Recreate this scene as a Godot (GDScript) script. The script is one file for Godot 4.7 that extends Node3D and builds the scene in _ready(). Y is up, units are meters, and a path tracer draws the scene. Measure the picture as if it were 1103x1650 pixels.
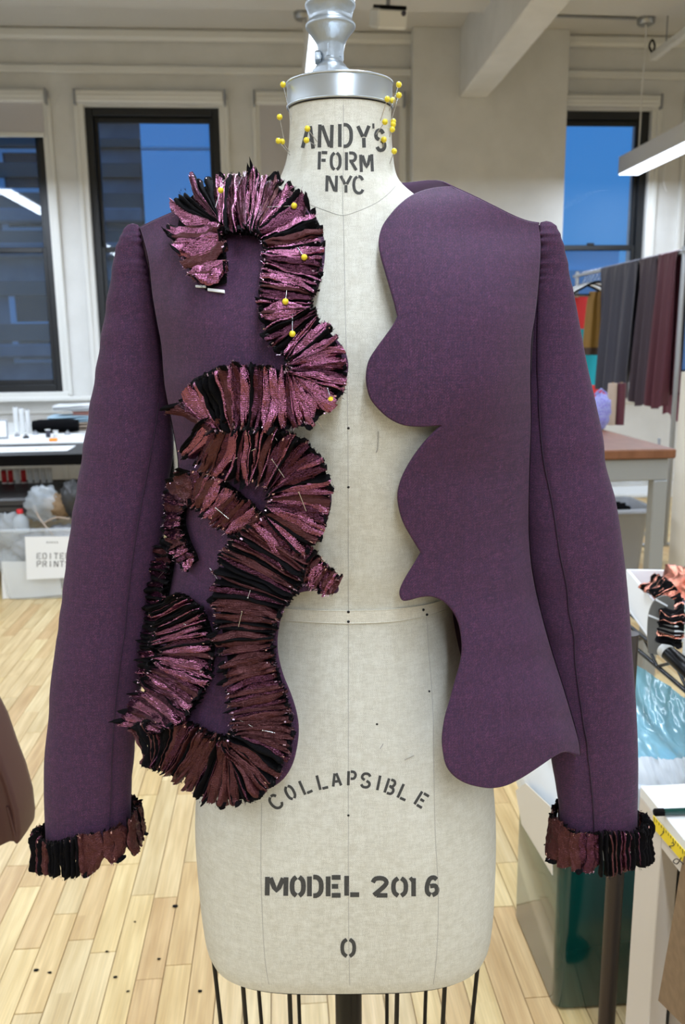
extends Node3D

# ------------------------------------------------------------------ camera numbers
const F := 1350.0          # focal length in pixels of the 1103 x 1650 frame
const H := 1.33            # height of the lens
const D := 0.83            # from the lens to the axis of the dress form
const ROOM_YAW := -4.2     # the camera looks this much to the right of the room's own axis
var cam_basis := Basis(Vector3.RIGHT, deg_to_rad(-11.5)) * Basis(Vector3.BACK, deg_to_rad(-0.7))
var yaw_basis := Basis(Vector3.UP, deg_to_rad(ROOM_YAW))
var form_xf := Transform3D(Basis(Vector3.UP, deg_to_rad(ROOM_YAW)), Basis(Vector3.UP, deg_to_rad(ROOM_YAW)) * Vector3(0, 0, -D))
var rng := RandomNumberGenerator.new()
var M := {}
var names := {}

func _ready() -> void:
	rng.seed = 20160
	set_camera()
	set_environment()
	make_materials()
	build_room()
	build_lamps()
	build_outside()
	build_form()
	build_jacket()
	build_trims()
	build_pins()
	build_left_side()
	build_right_side()
	build_ceiling_things()

func set_camera() -> void:
	var cam := Camera3D.new()
	cam.name = "camera"
	add_child(cam)
	cam.transform = Transform3D(yaw_basis * cam_basis, Vector3(0, H, 0))
	var lens := CameraAttributesPhysical.new()
	lens.frustum_focal_length = 12.0 * F / 825.0
	lens.frustum_focus_distance = 0.76
	lens.exposure_aperture = 7.2
	lens.frustum_near = 0.05
	lens.frustum_far = 200.0
	cam.attributes = lens
	cam.fov = rad_to_deg(2.0 * atan(825.0 / F))
	cam.keep_aspect = Camera3D.KEEP_HEIGHT
	cam.current = true

const LAMP_ENERGY := 5.55
const LAMP_TINT := Color(0.87, 0.925, 1.0)
const LAMP_GLOW := 4.0

func set_environment() -> void:
	var e := Environment.new()
	e.background_mode = Environment.BG_SKY
	var sky := Sky.new()
	var sm := ProceduralSkyMaterial.new()
	sm.sky_top_color = Color8(58, 124, 204)
	sm.sky_horizon_color = Color8(62, 134, 198)
	sm.sky_curve = 0.12
	sm.ground_bottom_color = Color8(20, 30, 48)
	sm.ground_horizon_color = Color8(50, 80, 120)
	sm.sky_energy_multiplier = 1.0
	sky.sky_material = sm
	e.sky = sky
	e.tonemap_mode = Environment.TONE_MAPPER_LINEAR
	e.tonemap_exposure = 1.0
	e.sdfgi_enabled = true
	e.ssao_enabled = true
	e.ssil_enabled = true
	var w := WorldEnvironment.new()
	w.name = "world_environment"
	w.environment = e
	add_child(w)

# rows of linear pendant lamps that run along the room, flush lens at 2.55 m
const LAMP_Y := 2.55
func build_lamps() -> void:
	for row in [[-2.15, "left"], [0.238, "middle"], [2.70, "right"]]:
		for run in [[-6.6, -3.25], [-2.95, 0.4], [0.7, 4.05]]:
			var what: String = "white linear pendant lamp " + {"left": "above the black work table", "middle": "above and behind the dress form neck", "right": "hanging before the window by the garment rack"}[row[1]]
			if run[0] > -1.0:
				what = "white linear pendant lamp overhead behind the viewer, " + {"left": "on the work table side", "middle": "in the middle of the ceiling", "right": "on the garment rack side"}[row[1]]
			elif run[0] > -4.0:
				what = "white linear pendant lamp overhead beside the dress form, " + {"left": "on the work table side", "middle": "straight above the form", "right": "on the garment rack side"}[row[1]]
			linear_lamp(row[0], run[0], run[1], what)

func linear_lamp(x: float, z0: float, z1: float, label: String) -> void:
	var zc := (z0 + z1) / 2.0
	var t := thing("pendant_lamp", label, "lamp", Vector3(x, LAMP_Y, zc), 0.0, "linear pendant lamps")
	var st := st_new()
	bevel_box(st, Vector3(0, 0.067, 0), Vector3(0.156, 0.126, z1 - z0), 0.004)
	commit("housing", st, M.lamp_body, t)
	st = st_new()
	bevel_box(st, Vector3(0, 0.0005, 0), Vector3(0.150, 0.007, z1 - z0 - 0.02), 0.002)
	commit("diffuser_lens", st, M.lamp_lens, t)
	for s in [-1.0, 1.0]:
		var cz: float = s * ((z1 - z0) / 2.0 - 0.18)
		st = st_new()
		tube(st, [Vector3(0, 0.13, cz), Vector3(0, 0.6, cz), Vector3(0.01, 0.8, cz), Vector3(0, CEIL - LAMP_Y - 0.02, cz)], 0.006, 8)
		var cb := commit("cable", st, M.white_cord, t)
		st = st_new()
		lathe(st, [Vector2(0.001, -0.045), Vector2(0.05, -0.045), Vector2(0.062, -0.035), Vector2(0.064, 0.0), Vector2(0.001, 0.0)], 20, Vector3(0, CEIL - LAMP_Y, cz))
		commit("canopy", st, M.brushed_steel, cb)
	var l := AreaLight3D.new()
	l.name = "lamp_light"
	l.area_size = Vector2(0.146, z1 - z0 - 0.03)
	l.light_color = LAMP_TINT
	l.light_energy = LAMP_ENERGY
	l.area_range = 12.0
	l.shadow_enabled = true
	l.rotation = Vector3(-PI / 2, 0, 0)
	l.position = Vector3(0, -0.006, 0)
	t.add_child(l)

# ------------------------------------------------------------------ naming and mesh helpers
func numbered(called: String) -> String:
	var n: int = names.get(called, 0)
	names[called] = n + 1
	return called if n == 0 else "%s_%03d" % [called, n]

func tag(o: Node3D, label: String, category: String, group := "", kind := "") -> Node3D:
	if label:
		o.set_meta("label", label)
	if category:
		o.set_meta("category", category)
	if group:
		o.set_meta("group", group)
	if kind:
		o.set_meta("kind", kind)
	return o

func thing(called: String, label: String, category: String, at := Vector3.ZERO, turn := 0.0, group := "") -> Node3D:
	var o := Node3D.new()
	o.name = numbered(called)
	add_child(o)
	o.position = at
	o.rotation.y = turn
	tag(o, label, category, group)
	return o

func form_thing(called: String, label: String, category: String, group := "") -> Node3D:
	var o := thing(called, label, category, Vector3.ZERO, 0.0, group)
	o.transform = form_xf
	return o

func st_new() -> SurfaceTool:
	var st := SurfaceTool.new()
	st.begin(Mesh.PRIMITIVE_TRIANGLES)
	return st

func put(called: String, mesh: Mesh, mat: Material, parent: Node = null) -> MeshInstance3D:
	var o := MeshInstance3D.new()
	o.mesh = mesh
	if mat:
		o.material_override = mat
	if parent == null or parent == self:
		o.name = numbered(called)
		add_child(o)
	else:
		o.name = called
		parent.add_child(o, true)
	return o

func commit(called: String, st: SurfaceTool, mat: Material, parent: Node = null) -> MeshInstance3D:
	st.generate_normals()
	return put(called, st.commit(), mat, parent)

func struct_box(called: String, lo: Vector3, hi: Vector3, mat: Material, label: String, bevel := 0.0) -> MeshInstance3D:
	var st := st_new()
	bevel_box(st, (lo + hi) / 2.0, hi - lo, bevel)
	var o := commit(called, st, mat)
	tag(o, label, "", "", "structure")
	return o

func tri(st: SurfaceTool, a: Vector3, b: Vector3, c: Vector3) -> void:
	st.add_vertex(a)
	st.add_vertex(b)
	st.add_vertex(c)

func quad(st: SurfaceTool, a: Vector3, b: Vector3, c: Vector3, d: Vector3) -> void:
	tri(st, a, b, c)
	tri(st, a, c, d)

func quad_uv(st: SurfaceTool, p: Array, uv: Array) -> void:
	for k in [0, 1, 2, 0, 2, 3]:
		st.set_uv(uv[k])
		st.add_vertex(p[k])

func bevel_box(st: SurfaceTool, c: Vector3, size: Vector3, b := 0.0, bs := Basis.IDENTITY) -> void:
	st.set_smooth_group(-1)
	var h := size / 2.0
	b = minf(b, minf(h.x, minf(h.y, h.z)) * 0.9)
	var ax := [bs.x, bs.y, bs.z]
	var hs := [h.x, h.y, h.z]
	for k in 3:
		var u: Vector3 = ax[(k + 1) % 3] * (hs[(k + 1) % 3] - b)
		var v: Vector3 = ax[(k + 2) % 3] * (hs[(k + 2) % 3] - b)
		for s in [-1.0, 1.0]:
			var n: Vector3 = ax[k] * hs[k] * s
			if s > 0:
				quad(st, c + n - u - v, c + n - u + v, c + n + u + v, c + n + u - v)
			else:
				quad(st, c + n - u - v, c + n + u - v, c + n + u + v, c + n - u + v)
	if b <= 0.0:
		return
	for k in 3:
		var k1 := (k + 1) % 3
		var k2 := (k + 2) % 3
		for s1 in [-1.0, 1.0]:
			for s2 in [-1.0, 1.0]:
				var e: Vector3 = ax[k] * (hs[k] - b)
				var p: Vector3 = ax[k1] * hs[k1] * s1 + ax[k2] * (hs[k2] - b) * s2
				var q: Vector3 = ax[k1] * (hs[k1] - b) * s1 + ax[k2] * hs[k2] * s2
				if s1 * s2 > 0:
					quad(st, c + p - e, c + q - e, c + q + e, c + p + e)
				else:
					quad(st, c + p - e, c + p + e, c + q + e, c + q - e)
	for sx in [-1.0, 1.0]:
		for sy in [-1.0, 1.0]:
			for sz in [-1.0, 1.0]:
				var p: Vector3 = ax[0] * hs[0] * sx + ax[1] * (hs[1] - b) * sy + ax[2] * (hs[2] - b) * sz
				var q: Vector3 = ax[0] * (hs[0] - b) * sx + ax[1] * hs[1] * sy + ax[2] * (hs[2] - b) * sz
				var r: Vector3 = ax[0] * (hs[0] - b) * sx + ax[1] * (hs[1] - b) * sy + ax[2] * hs[2] * sz
				if sx * sy * sz > 0:
					tri(st, c + p, c + r, c + q)
				else:
					tri(st, c + p, c + q, c + r)

# a round bar along points; radius may be one number or one per point
func tube(st: SurfaceTool, pts: Array, radius: Variant, seg := 8, closed := false, caps := true) -> void:
	st.set_smooth_group(0)
	var n := pts.size()
	var rings := []
	var prev := Vector3.ZERO
	for i in n:
		var t: Vector3
		if closed:
			t = (pts[(i + 1) % n] - pts[(i + n - 1) % n]).normalized()
		else:
			t = (pts[mini(i + 1, n - 1)] - pts[maxi(i - 1, 0)]).normalized()
		var u: Vector3
		if i == 0:
			u = t.cross(Vector3.UP if absf(t.y) < 0.9 else Vector3.RIGHT).normalized()
		else:
			u = (prev - t * prev.dot(t)).normalized()
		prev = u
		var v := t.cross(u)
		var r: float = radius[i] if radius is Array else radius
		var ring := []
		for k in seg:
			var a := TAU * k / seg
			ring.append(pts[i] + (u * cos(a) + v * sin(a)) * r)
		rings.append(ring)
	for i in (n if closed else n - 1):
		var a: Array = rings[i]
		var b: Array = rings[(i + 1) % n]
		for k in seg:
			var k2 := (k + 1) % seg
			quad(st, a[k], b[k], b[k2], a[k2])
	if caps and not closed:
		st.set_smooth_group(-1)
		for k in range(1, seg - 1):
			tri(st, rings[0][0], rings[0][k], rings[0][k + 1])
			tri(st, rings[n - 1][0], rings[n - 1][k + 1], rings[n - 1][k])

func lathe(st: SurfaceTool, prof: Array, seg: int, at := Vector3.ZERO, bs := Basis.IDENTITY, smooth := true) -> void:
	st.set_smooth_group(0 if smooth else -1)
	for i in prof.size() - 1:
		for k in seg:
			var a0 := TAU * k / seg
			var a1 := TAU * (k + 1) / seg
			var p: Vector2 = prof[i]
			var q: Vector2 = prof[i + 1]
			var A := at + bs * Vector3(cos(a0) * p.x, p.y, sin(a0) * p.x)
			var B := at + bs * Vector3(cos(a1) * p.x, p.y, sin(a1) * p.x)
			var C := at + bs * Vector3(cos(a1) * q.x, q.y, sin(a1) * q.x)
			var E := at + bs * Vector3(cos(a0) * q.x, q.y, sin(a0) * q.x)
			if smooth and absf(p.y - q.y) < 0.0001 and p.x != q.x:
				st.set_smooth_group(i + 1)
			elif smooth:
				st.set_smooth_group(0)
			quad(st, A, B, C, E)

# rows of points joined into a smooth sheet
func sheet(st: SurfaceTool, rows: Array, wrap := false) -> void:
	st.set_smooth_group(0)
	for i in rows.size() - 1:
		var a: Array = rows[i]
		var b: Array = rows[i + 1]
		var n := a.size()
		for k in (n if wrap else n - 1):
			var k2 := (k + 1) % n
			quad(st, a[k], a[k2], b[k2], b[k])

# a flat outline given thickness along n
func slab(st: SurfaceTool, outline: Array, n: Vector3, thick: float) -> void:
	st.set_smooth_group(-1)
	var ux: Vector3 = (outline[1] - outline[0]).normalized()
	var uy := n.cross(ux).normalized()
	var flat := PackedVector2Array()
	for p in outline:
		flat.append(Vector2((p - outline[0]).dot(ux), (p - outline[0]).dot(uy)))
	var idx := Geometry2D.triangulate_polygon(flat)
	for k in range(0, idx.size(), 3):
		tri(st, outline[idx[k]], outline[idx[k + 1]], outline[idx[k + 2]])
		tri(st, outline[idx[k]] - n * thick, outline[idx[k + 2]] - n * thick, outline[idx[k + 1]] - n * thick)
	for k in outline.size():
		var a: Vector3 = outline[k]
		var b: Vector3 = outline[(k + 1) % outline.size()]
		quad(st, a, b, b - n * thick, a - n * thick)

func bez(pts: Array, n: int) -> Array:   # smooth curve through points (any vector type)
	var out := []
	for i in pts.size() - 1:
		var p0 = pts[maxi(i - 1, 0)]
		var p1 = pts[i]
		var p2 = pts[i + 1]
		var p3 = pts[mini(i + 2, pts.size() - 1)]
		for k in n:
			out.append(p1.cubic_interpolate(p2, p0, p3, float(k) / n))
	out.append(pts[-1])
	return out

func table_at(tab: Array, key: float, col: int) -> float:   # smooth look-up in rows of [key, values...]
	if key <= tab[0][0]:
		return tab[0][col]
	for i in tab.size() - 1:
		if key <= tab[i + 1][0]:
			var p0: Array = tab[maxi(i - 1, 0)]
			var p1: Array = tab[i]
			var p2: Array = tab[i + 1]
			var p3: Array = tab[mini(i + 2, tab.size() - 1)]
			var w: float = p2[0] - p1[0]
			var t: float = (key - p1[0]) / w
			var m1: float = (p2[col] - p0[col]) / (p2[0] - p0[0]) * w
			var m2: float = (p3[col] - p1[col]) / (p3[0] - p1[0]) * w
			if p0[0] == p1[0]:
				m1 = p2[col] - p1[col]
			if p3[0] == p2[0]:
				m2 = p2[col] - p1[col]
			var t2 := t * t
			var t3 := t2 * t
			return (2 * t3 - 3 * t2 + 1) * p1[col] + (t3 - 2 * t2 + t) * m1 + (-2 * t3 + 3 * t2) * p2[col] + (t3 - t2) * m2
	return tab[-1][col]

# ------------------------------------------------------------------ from the photograph's pixels to places
func ray(px: float, py: float) -> Vector3:               # in the form's own axes
	return cam_basis * Vector3((px - 551.5) / F, -(py - 825.0) / F, -1.0)

func lz(px: float, py: float, z: float) -> Vector3:      # form axes, at depth z
	var r := ray(px, py)
	return Vector3(0, H, D) + r * ((D - z) / -r.z)

func wz(px: float, py: float, z: float) -> Vector3:      # room axes, on the plane z
	var r := yaw_basis * ray(px, py)
	return Vector3(0, H, 0) + r * (z / r.z)

func wy(px: float, py: float, h: float) -> Vector3:      # room axes, at height h
	var r := yaw_basis * ray(px, py)
	return Vector3(0, H, 0) + r * ((h - H) / r.y)

func wx(px: float, py: float, x: float) -> Vector3:
	var r := yaw_basis * ray(px, py)
	return Vector3(0, H, 0) + r * (x / r.x)

# ------------------------------------------------------------------ materials
func mat(called: String, c: Color, rough := 0.6, metal := 0.0) -> StandardMaterial3D:
	var m := StandardMaterial3D.new()
	m.resource_name = called
	m.albedo_color = c
	m.roughness = rough
	m.metallic = metal
	M[called] = m
	return m

func noise_tex(size: int, freq: float, seed_: int, lo: Color, hi: Color, oct := 4, normal := false, bump := 6.0, kind := FastNoiseLite.TYPE_SIMPLEX_SMOOTH) -> NoiseTexture2D:
	var n := FastNoiseLite.new()
	n.noise_type = kind
	n.seed = seed_
	n.frequency = freq
	n.fractal_octaves = oct
	var t := NoiseTexture2D.new()
	t.width = size
	t.height = size
	t.seamless = true
	t.noise = n
	if normal:
		t.as_normal_map = true
		t.bump_strength = bump
	else:
		var g := Gradient.new()
		g.set_color(0, lo)
		g.set_color(1, hi)
		t.color_ramp = g
	return t

func triplanar(m: StandardMaterial3D, per_metre: float, world := false) -> StandardMaterial3D:
	m.uv1_triplanar = true
	m.uv1_world_triplanar = world
	m.uv1_scale = Vector3.ONE * per_metre
	return m

# one melange yarn: its fibres change tone in short runs
func yarn(tones: Array, n: int, spread: float, r: RandomNumberGenerator) -> Array:
	var own := 1.0 + r.randf_range(-spread, spread) * 0.35
	var out := []
	while out.size() < n:
		var c: Color = tones[r.randi() % tones.size()] * (own + r.randf_range(-spread, spread))
		for k in r.randi_range(2, 7):
			out.append(c)
	return out

# threads over and under each other
func weave_image(size: int, pitch: int, warp: Array, weft: Array, spread: float, seed_: int, twill: int) -> Array:
	var r := RandomNumberGenerator.new()
	r.seed = seed_
	var img := Image.create_empty(size, size, false, Image.FORMAT_RGB8)
	var hgt := Image.create_empty(size, size, false, Image.FORMAT_RGB8)
	var n := size / pitch
	var wa := []
	var we := []
	for i in n:
		wa.append(yarn(warp, n, spread, r))
		we.append(yarn(weft, n, spread, r))
	for y in size:
		for x in size:
			var i := x / pitch
			var j := y / pitch
			var fx := (float(x % pitch) + 0.5) / pitch - 0.5
			var fy := (float(y % pitch) + 0.5) / pitch - 0.5
			var up := (i + j * (1 if twill > 2 else 1)) % twill < twill / 2
			var c: Color = wa[i][j] if up else we[j][i]
			var k: float = 1.0 + r.randf_range(-spread, spread) * 0.8
			img.set_pixel(x, y, Color(clampf(c.r * k, 0, 1), clampf(c.g * k, 0, 1), clampf(c.b * k, 0, 1)))
			var h := 1.0 - 1.6 * (fx * fx if up else fy * fy)
			hgt.set_pixel(x, y, Color(h, h, h))
	hgt.bump_map_to_normal_map(2.0)
	return [ImageTexture.create_from_image(img), ImageTexture.create_from_image(hgt)]

func make_materials() -> void:
	mat("lamp_body", Color8(214, 214, 212), 0.45)
	var m := mat("lamp_lens", Color8(250, 250, 248), 0.4)
	m.emission_enabled = true
	m.emission = LAMP_TINT
	m.emission_energy_multiplier = LAMP_GLOW
	mat("white_cord", Color8(225, 224, 220), 0.5)
	mat("brushed_steel", Color8(176, 178, 180), 0.32, 0.9)
	mat("white_paint", Color8(222, 221, 215), 0.55)
	m = mat("wall_paint", Color8(222, 221, 217), 0.7)
	m.albedo_texture = noise_tex(512, 0.012, 5, Color(0.955, 0.955, 0.95), Color(1, 1, 1), 5)
	triplanar(m, 0.6, true)
	mat("ceiling_paint", Color8(208, 205, 198), 0.8)
	mat("black_frame", Color8(22, 24, 27), 0.4)
	m = mat("blind_cloth", Color8(196, 192, 192), 0.8)
	m.backlight_enabled = true
	m.backlight = Color(0.15, 0.15, 0.16)
	m = mat("glass", Color(0.9, 0.95, 0.97, 0.06), 0.02)
	m.transparency = BaseMaterial3D.TRANSPARENCY_ALPHA
	m.metallic_specular = 0.5
	# linen of the form
	var wv := weave_image(512, 4, [Color8(250, 246, 236), Color8(240, 236, 224)], [Color8(246, 242, 231), Color8(232, 227, 214)], 0.022, 11, 2)
	m = mat("linen", Color8(227, 228, 224), 0.82)
	m.albedo_texture = wv[0]
	m.normal_enabled = true
	m.normal_texture = wv[1]
	m.normal_scale = 0.25
	m.detail_enabled = true
	m.detail_blend_mode = BaseMaterial3D.BLEND_MODE_MUL
	m.detail_albedo = noise_tex(512, 0.02, 31, Color(0.93, 0.92, 0.9), Color(1.0, 1.0, 1.0), 5)
	triplanar(m, 8.0)
	m = mat("tape", Color8(228, 226, 218), 0.75)
	m.albedo_texture = wv[0]
	triplanar(m, 9.0)
	mat("seam_thread", Color8(176, 171, 161), 0.8)
	m = mat("ink", Color8(66, 65, 62), 0.8)
	m.albedo_texture = noise_tex(512, 0.05, 77, Color(0.55, 0.55, 0.55), Color(1.9, 1.9, 1.85), 5)
	triplanar(m, 14.0)
	# heathered wool of the jacket
	wv = weave_image(516, 3, [Color8(150, 96, 150), Color8(118, 78, 132), Color8(96, 70, 128)], [Color8(122, 68, 114), Color8(104, 68, 114), Color8(138, 86, 130)], 0.15, 12, 4)
	m = mat("wool", Color8(148, 129, 134), 0.85)
	m.albedo_texture = wv[0]
	m.normal_enabled = true
	m.normal_texture = wv[1]
	m.normal_scale = 0.5
	m.rim_enabled = true
	m.rim = 0.16
	m.rim_tint = 0.75
	m.detail_enabled = true
	m.detail_blend_mode = BaseMaterial3D.BLEND_MODE_MUL
	m.detail_albedo = noise_tex(512, 0.03, 41, Color(0.86, 0.85, 0.88), Color(1.0, 1.0, 1.0), 5)
	triplanar(m, 9.0)
	mat("lining", Color8(70, 44, 72), 0.7)
	mat("thread_purple", Color8(44, 24, 46), 0.7)
	# lurex: pleated metallic cloth
	var rib := Image.create_empty(256, 256, false, Image.FORMAT_RGB8)
	var r := RandomNumberGenerator.new()
	r.seed = 99
	for y in 256:
		for x in 256:
			var v := 0.5 + 0.2 * sin(TAU * y / 4.0) + r.randf_range(-0.5, 0.5)
			rib.set_pixel(x, y, Color(v, v, v))
	rib.bump_map_to_normal_map(1.5)
	var rib_t := ImageTexture.create_from_image(rib)
	for v in [["lurex", Color8(148, 94, 118), 0.16, 1.0], ["lurex_deep", Color8(84, 47, 62), 0.22, 0.95], ["maroon_lurex", Color8(84, 42, 43), 0.36, 0.6], ["copper_lurex", Color8(222, 146, 124), 0.2, 1.0], ["black_pleat", Color8(9, 7, 9), 0.85, 0.0]]:
		m = mat(v[0], v[1], v[2], v[3])
		m.normal_enabled = true
		m.normal_texture = rib_t
		m.normal_scale = 1.25
		if v[0] == "black_pleat":
			m.normal_scale = 0.6
			m.metallic_specular = 0.25
		m.cull_mode = BaseMaterial3D.CULL_DISABLED
		triplanar(m, 10.0)
	m = mat("fray", Color8(214, 178, 196), 0.25, 0.95)
	m = mat("fray_black", Color8(18, 14, 17), 0.7)
	# metals and plastics
	m = mat("zinc", Color8(168, 176, 182), 0.42, 0.85)
	m.normal_enabled = true
	m.normal_texture = noise_tex(256, 0.03, 8, Color.BLACK, Color.WHITE, 4, true, 3.0)
	m.normal_scale = 0.5
	triplanar(m, 12.0)
	m = mat("cap_metal", Color8(196, 204, 210), 0.3, 0.85)
	mat("black_steel", Color8(20, 20, 21), 0.35, 0.4)
	mat("pin_yellow", Color8(236, 212, 50), 0.3)
	mat("pin_steel", Color8(205, 205, 205), 0.25, 1.0)
	m = mat("black_matte", Color8(10, 9, 9), 0.8)
	m.metallic_specular = 0.2
	mat("charcoal_board", Color8(48, 47, 47), 0.45)
	mat("paper", Color8(238, 240, 240), 0.8)
	mat("print_black", Color8(52, 52, 52), 0.8)
	mat("red_plastic", Color8(206, 34, 40), 0.4)
	mat("orange_plastic", Color8(240, 150, 40), 0.5)
	mat("grey_plastic", Color8(150, 152, 156), 0.45)
	mat("grey_steel", Color8(150, 152, 150), 0.4, 0.3)
	m = mat("clear_plastic", Color(0.86, 0.89, 0.91, 0.3), 0.4)
	m.transparency = BaseMaterial3D.TRANSPARENCY_ALPHA
	m = mat("clear_bag", Color(0.85, 0.88, 0.9, 0.4), 0.3)
	m.transparency = BaseMaterial3D.TRANSPARENCY_ALPHA
	m = mat("blue_bag", Color8(136, 190, 206), 0.2)
	m.backlight_enabled = true
	m.backlight = Color(0.35, 0.5, 0.55)
	m.clearcoat_enabled = true
	m.clearcoat = 0.6
	m.clearcoat_roughness = 0.12
	m = mat("white_bag", Color8(232, 238, 242), 0.3)
	m.backlight_enabled = true
	m.backlight = Color(0.4, 0.42, 0.44)
	mat("cream_board", Color8(218, 210, 194), 0.7)
	m = mat("green_bin", Color8(4, 58, 52), 0.14)
	m.clearcoat_enabled = true
	m.clearcoat = 0.3
	m.clearcoat_roughness = 0.06
	mat("white_laminate", Color8(226, 226, 222), 0.3)
	mat("cream_edge", Color8(206, 196, 182), 0.55)
	mat("taupe_panel", Color8(160, 148, 134), 0.6)
	mat("yellow_tape", Color8(238, 208, 20), 0.5)
	m = mat("kraft_paper", Color8(142, 116, 86), 0.8)
	m.albedo_texture = noise_tex(256, 0.03, 91, Color(0.88, 0.87, 0.85), Color(1, 1, 1), 4)
	triplanar(m, 6.0)
	m = mat("brown_leather", Color8(74, 44, 38), 0.55)
	mat("bronze_post", Color8(60, 51, 45), 0.4, 0.4)
	mat("grey_board", Color8(104, 102, 96), 0.5)
	# cloth on the rack
	for v in [["slate_satin", Color8(46, 44, 58)], ["plum_cloth", Color8(50, 31, 43)], ["burgundy_cloth", Color8(80, 24, 39)], ["mauve_cloth", Color8(128, 58, 84)], ["ochre_cloth", Color8(134, 98, 26)], ["red_cloth", Color8(208, 44, 46)], ["teal_cloth", Color8(0, 150, 164)], ["brown_cloth", Color8(62, 40, 24)], ["black_cloth", Color8(14, 14, 16)], ["blue_print", Color8(150, 160, 205)], ["beige_cloth", Color8(176, 156, 138)], ["pale_blue_cloth", Color8(176, 206, 222)], ["coral_cloth", Color8(232, 176, 162)], ["white_cloth", Color8(226, 228, 228)]]:
		m = mat(v[0], v[1], 0.6)
		m.rim_enabled = true
		m.rim = 0.5
		m.rim_tint = 0.3
	M.black_cloth.rim_enabled = false
	M.black_cloth.roughness = 0.9
	M.black_cloth.metallic_specular = 0.2
	M.blue_print.albedo_texture = noise_tex(256, 0.05, 17, Color(0.3, 0.3, 0.8), Color(2.0, 1.6, 1.4), 3)
	triplanar(M.blue_print, 8.0)
	# outside
	m = mat("stone_facade", Color8(172, 168, 170), 0.85)
	m.albedo_texture = noise_tex(512, 0.01, 61, Color(0.8, 0.8, 0.82), Color(1, 1, 1), 4)
	triplanar(m, 0.2, true)
	mat("pale_facade", Color8(244, 246, 250), 0.8)
	m = mat("clean_glass", Color(0.9, 0.95, 0.97, 0.05), 0.02)
	m.transparency = BaseMaterial3D.TRANSPARENCY_ALPHA
	m.metallic_specular = 0.06
	m = mat("glass_facade", Color8(226, 232, 242), 0.16, 1.0)
	mat("dark_stone", Color8(122, 112, 108), 0.85)
	mat("dark_pane", Color8(24, 30, 44), 0.1)
	mat("asphalt", Color8(60, 62, 66), 0.9)
	# maple floor: one grain texture, several tones
	var gr := Image.create_empty(256, 1024, false, Image.FORMAT_RGB8)
	var n1 := FastNoiseLite.new()
	n1.seed = 3
	n1.frequency = 0.02
	n1.fractal_octaves = 4
	var n2 := FastNoiseLite.new()
	n2.seed = 4
	n2.frequency = 0.09
	n2.fractal_octaves = 3
	for y in 1024:
		for x in 256:
			var a := n1.get_noise_2d(x * 1.6, y * 0.16)
			var b := n2.get_noise_2d(x * 2.2, y * 0.05)
			var v := 0.93 + 0.09 * a + 0.06 * b
			gr.set_pixel(x, y, Color(clampf(v, 0, 1), clampf(v * (0.985 + 0.03 * a), 0, 1), clampf(v * (0.95 + 0.08 * a), 0, 1)))
	var grain := ImageTexture.create_from_image(gr)
	M["planks"] = []
	for c in [Color8(218, 192, 144), Color8(214, 185, 132), Color8(224, 201, 154), Color8(208, 177, 126), Color8(221, 195, 141), Color8(211, 187, 140), Color8(203, 170, 121), Color8(223, 199, 148)]:
		m = mat("maple", c, 0.42)
		m.albedo_texture = grain
		M.planks.append(m)
	mat("floor_gap", Color8(128, 104, 74), 0.9)
	m = mat("table_wood", Color8(130, 84, 56), 0.4)
	m.albedo_texture = grain
	m.uv1_scale = Vector3(1, 1, 1)
	triplanar(m, 2.0)

# ------------------------------------------------------------------ the room
const CEIL := 3.58
const WALL_Z := -6.8
const XL := -4.5
const XR := 5.4
const ZF := 5.0

func to_px(p: Vector3) -> Vector2:
	var q := (yaw_basis * cam_basis).inverse() * (p - Vector3(0, H, 0))
	if q.z > -0.05:
		return Vector2(-9999, -9999)
	return Vector2(551.5 + F * q.x / -q.z, 825.0 - F * q.y / -q.z)

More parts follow.
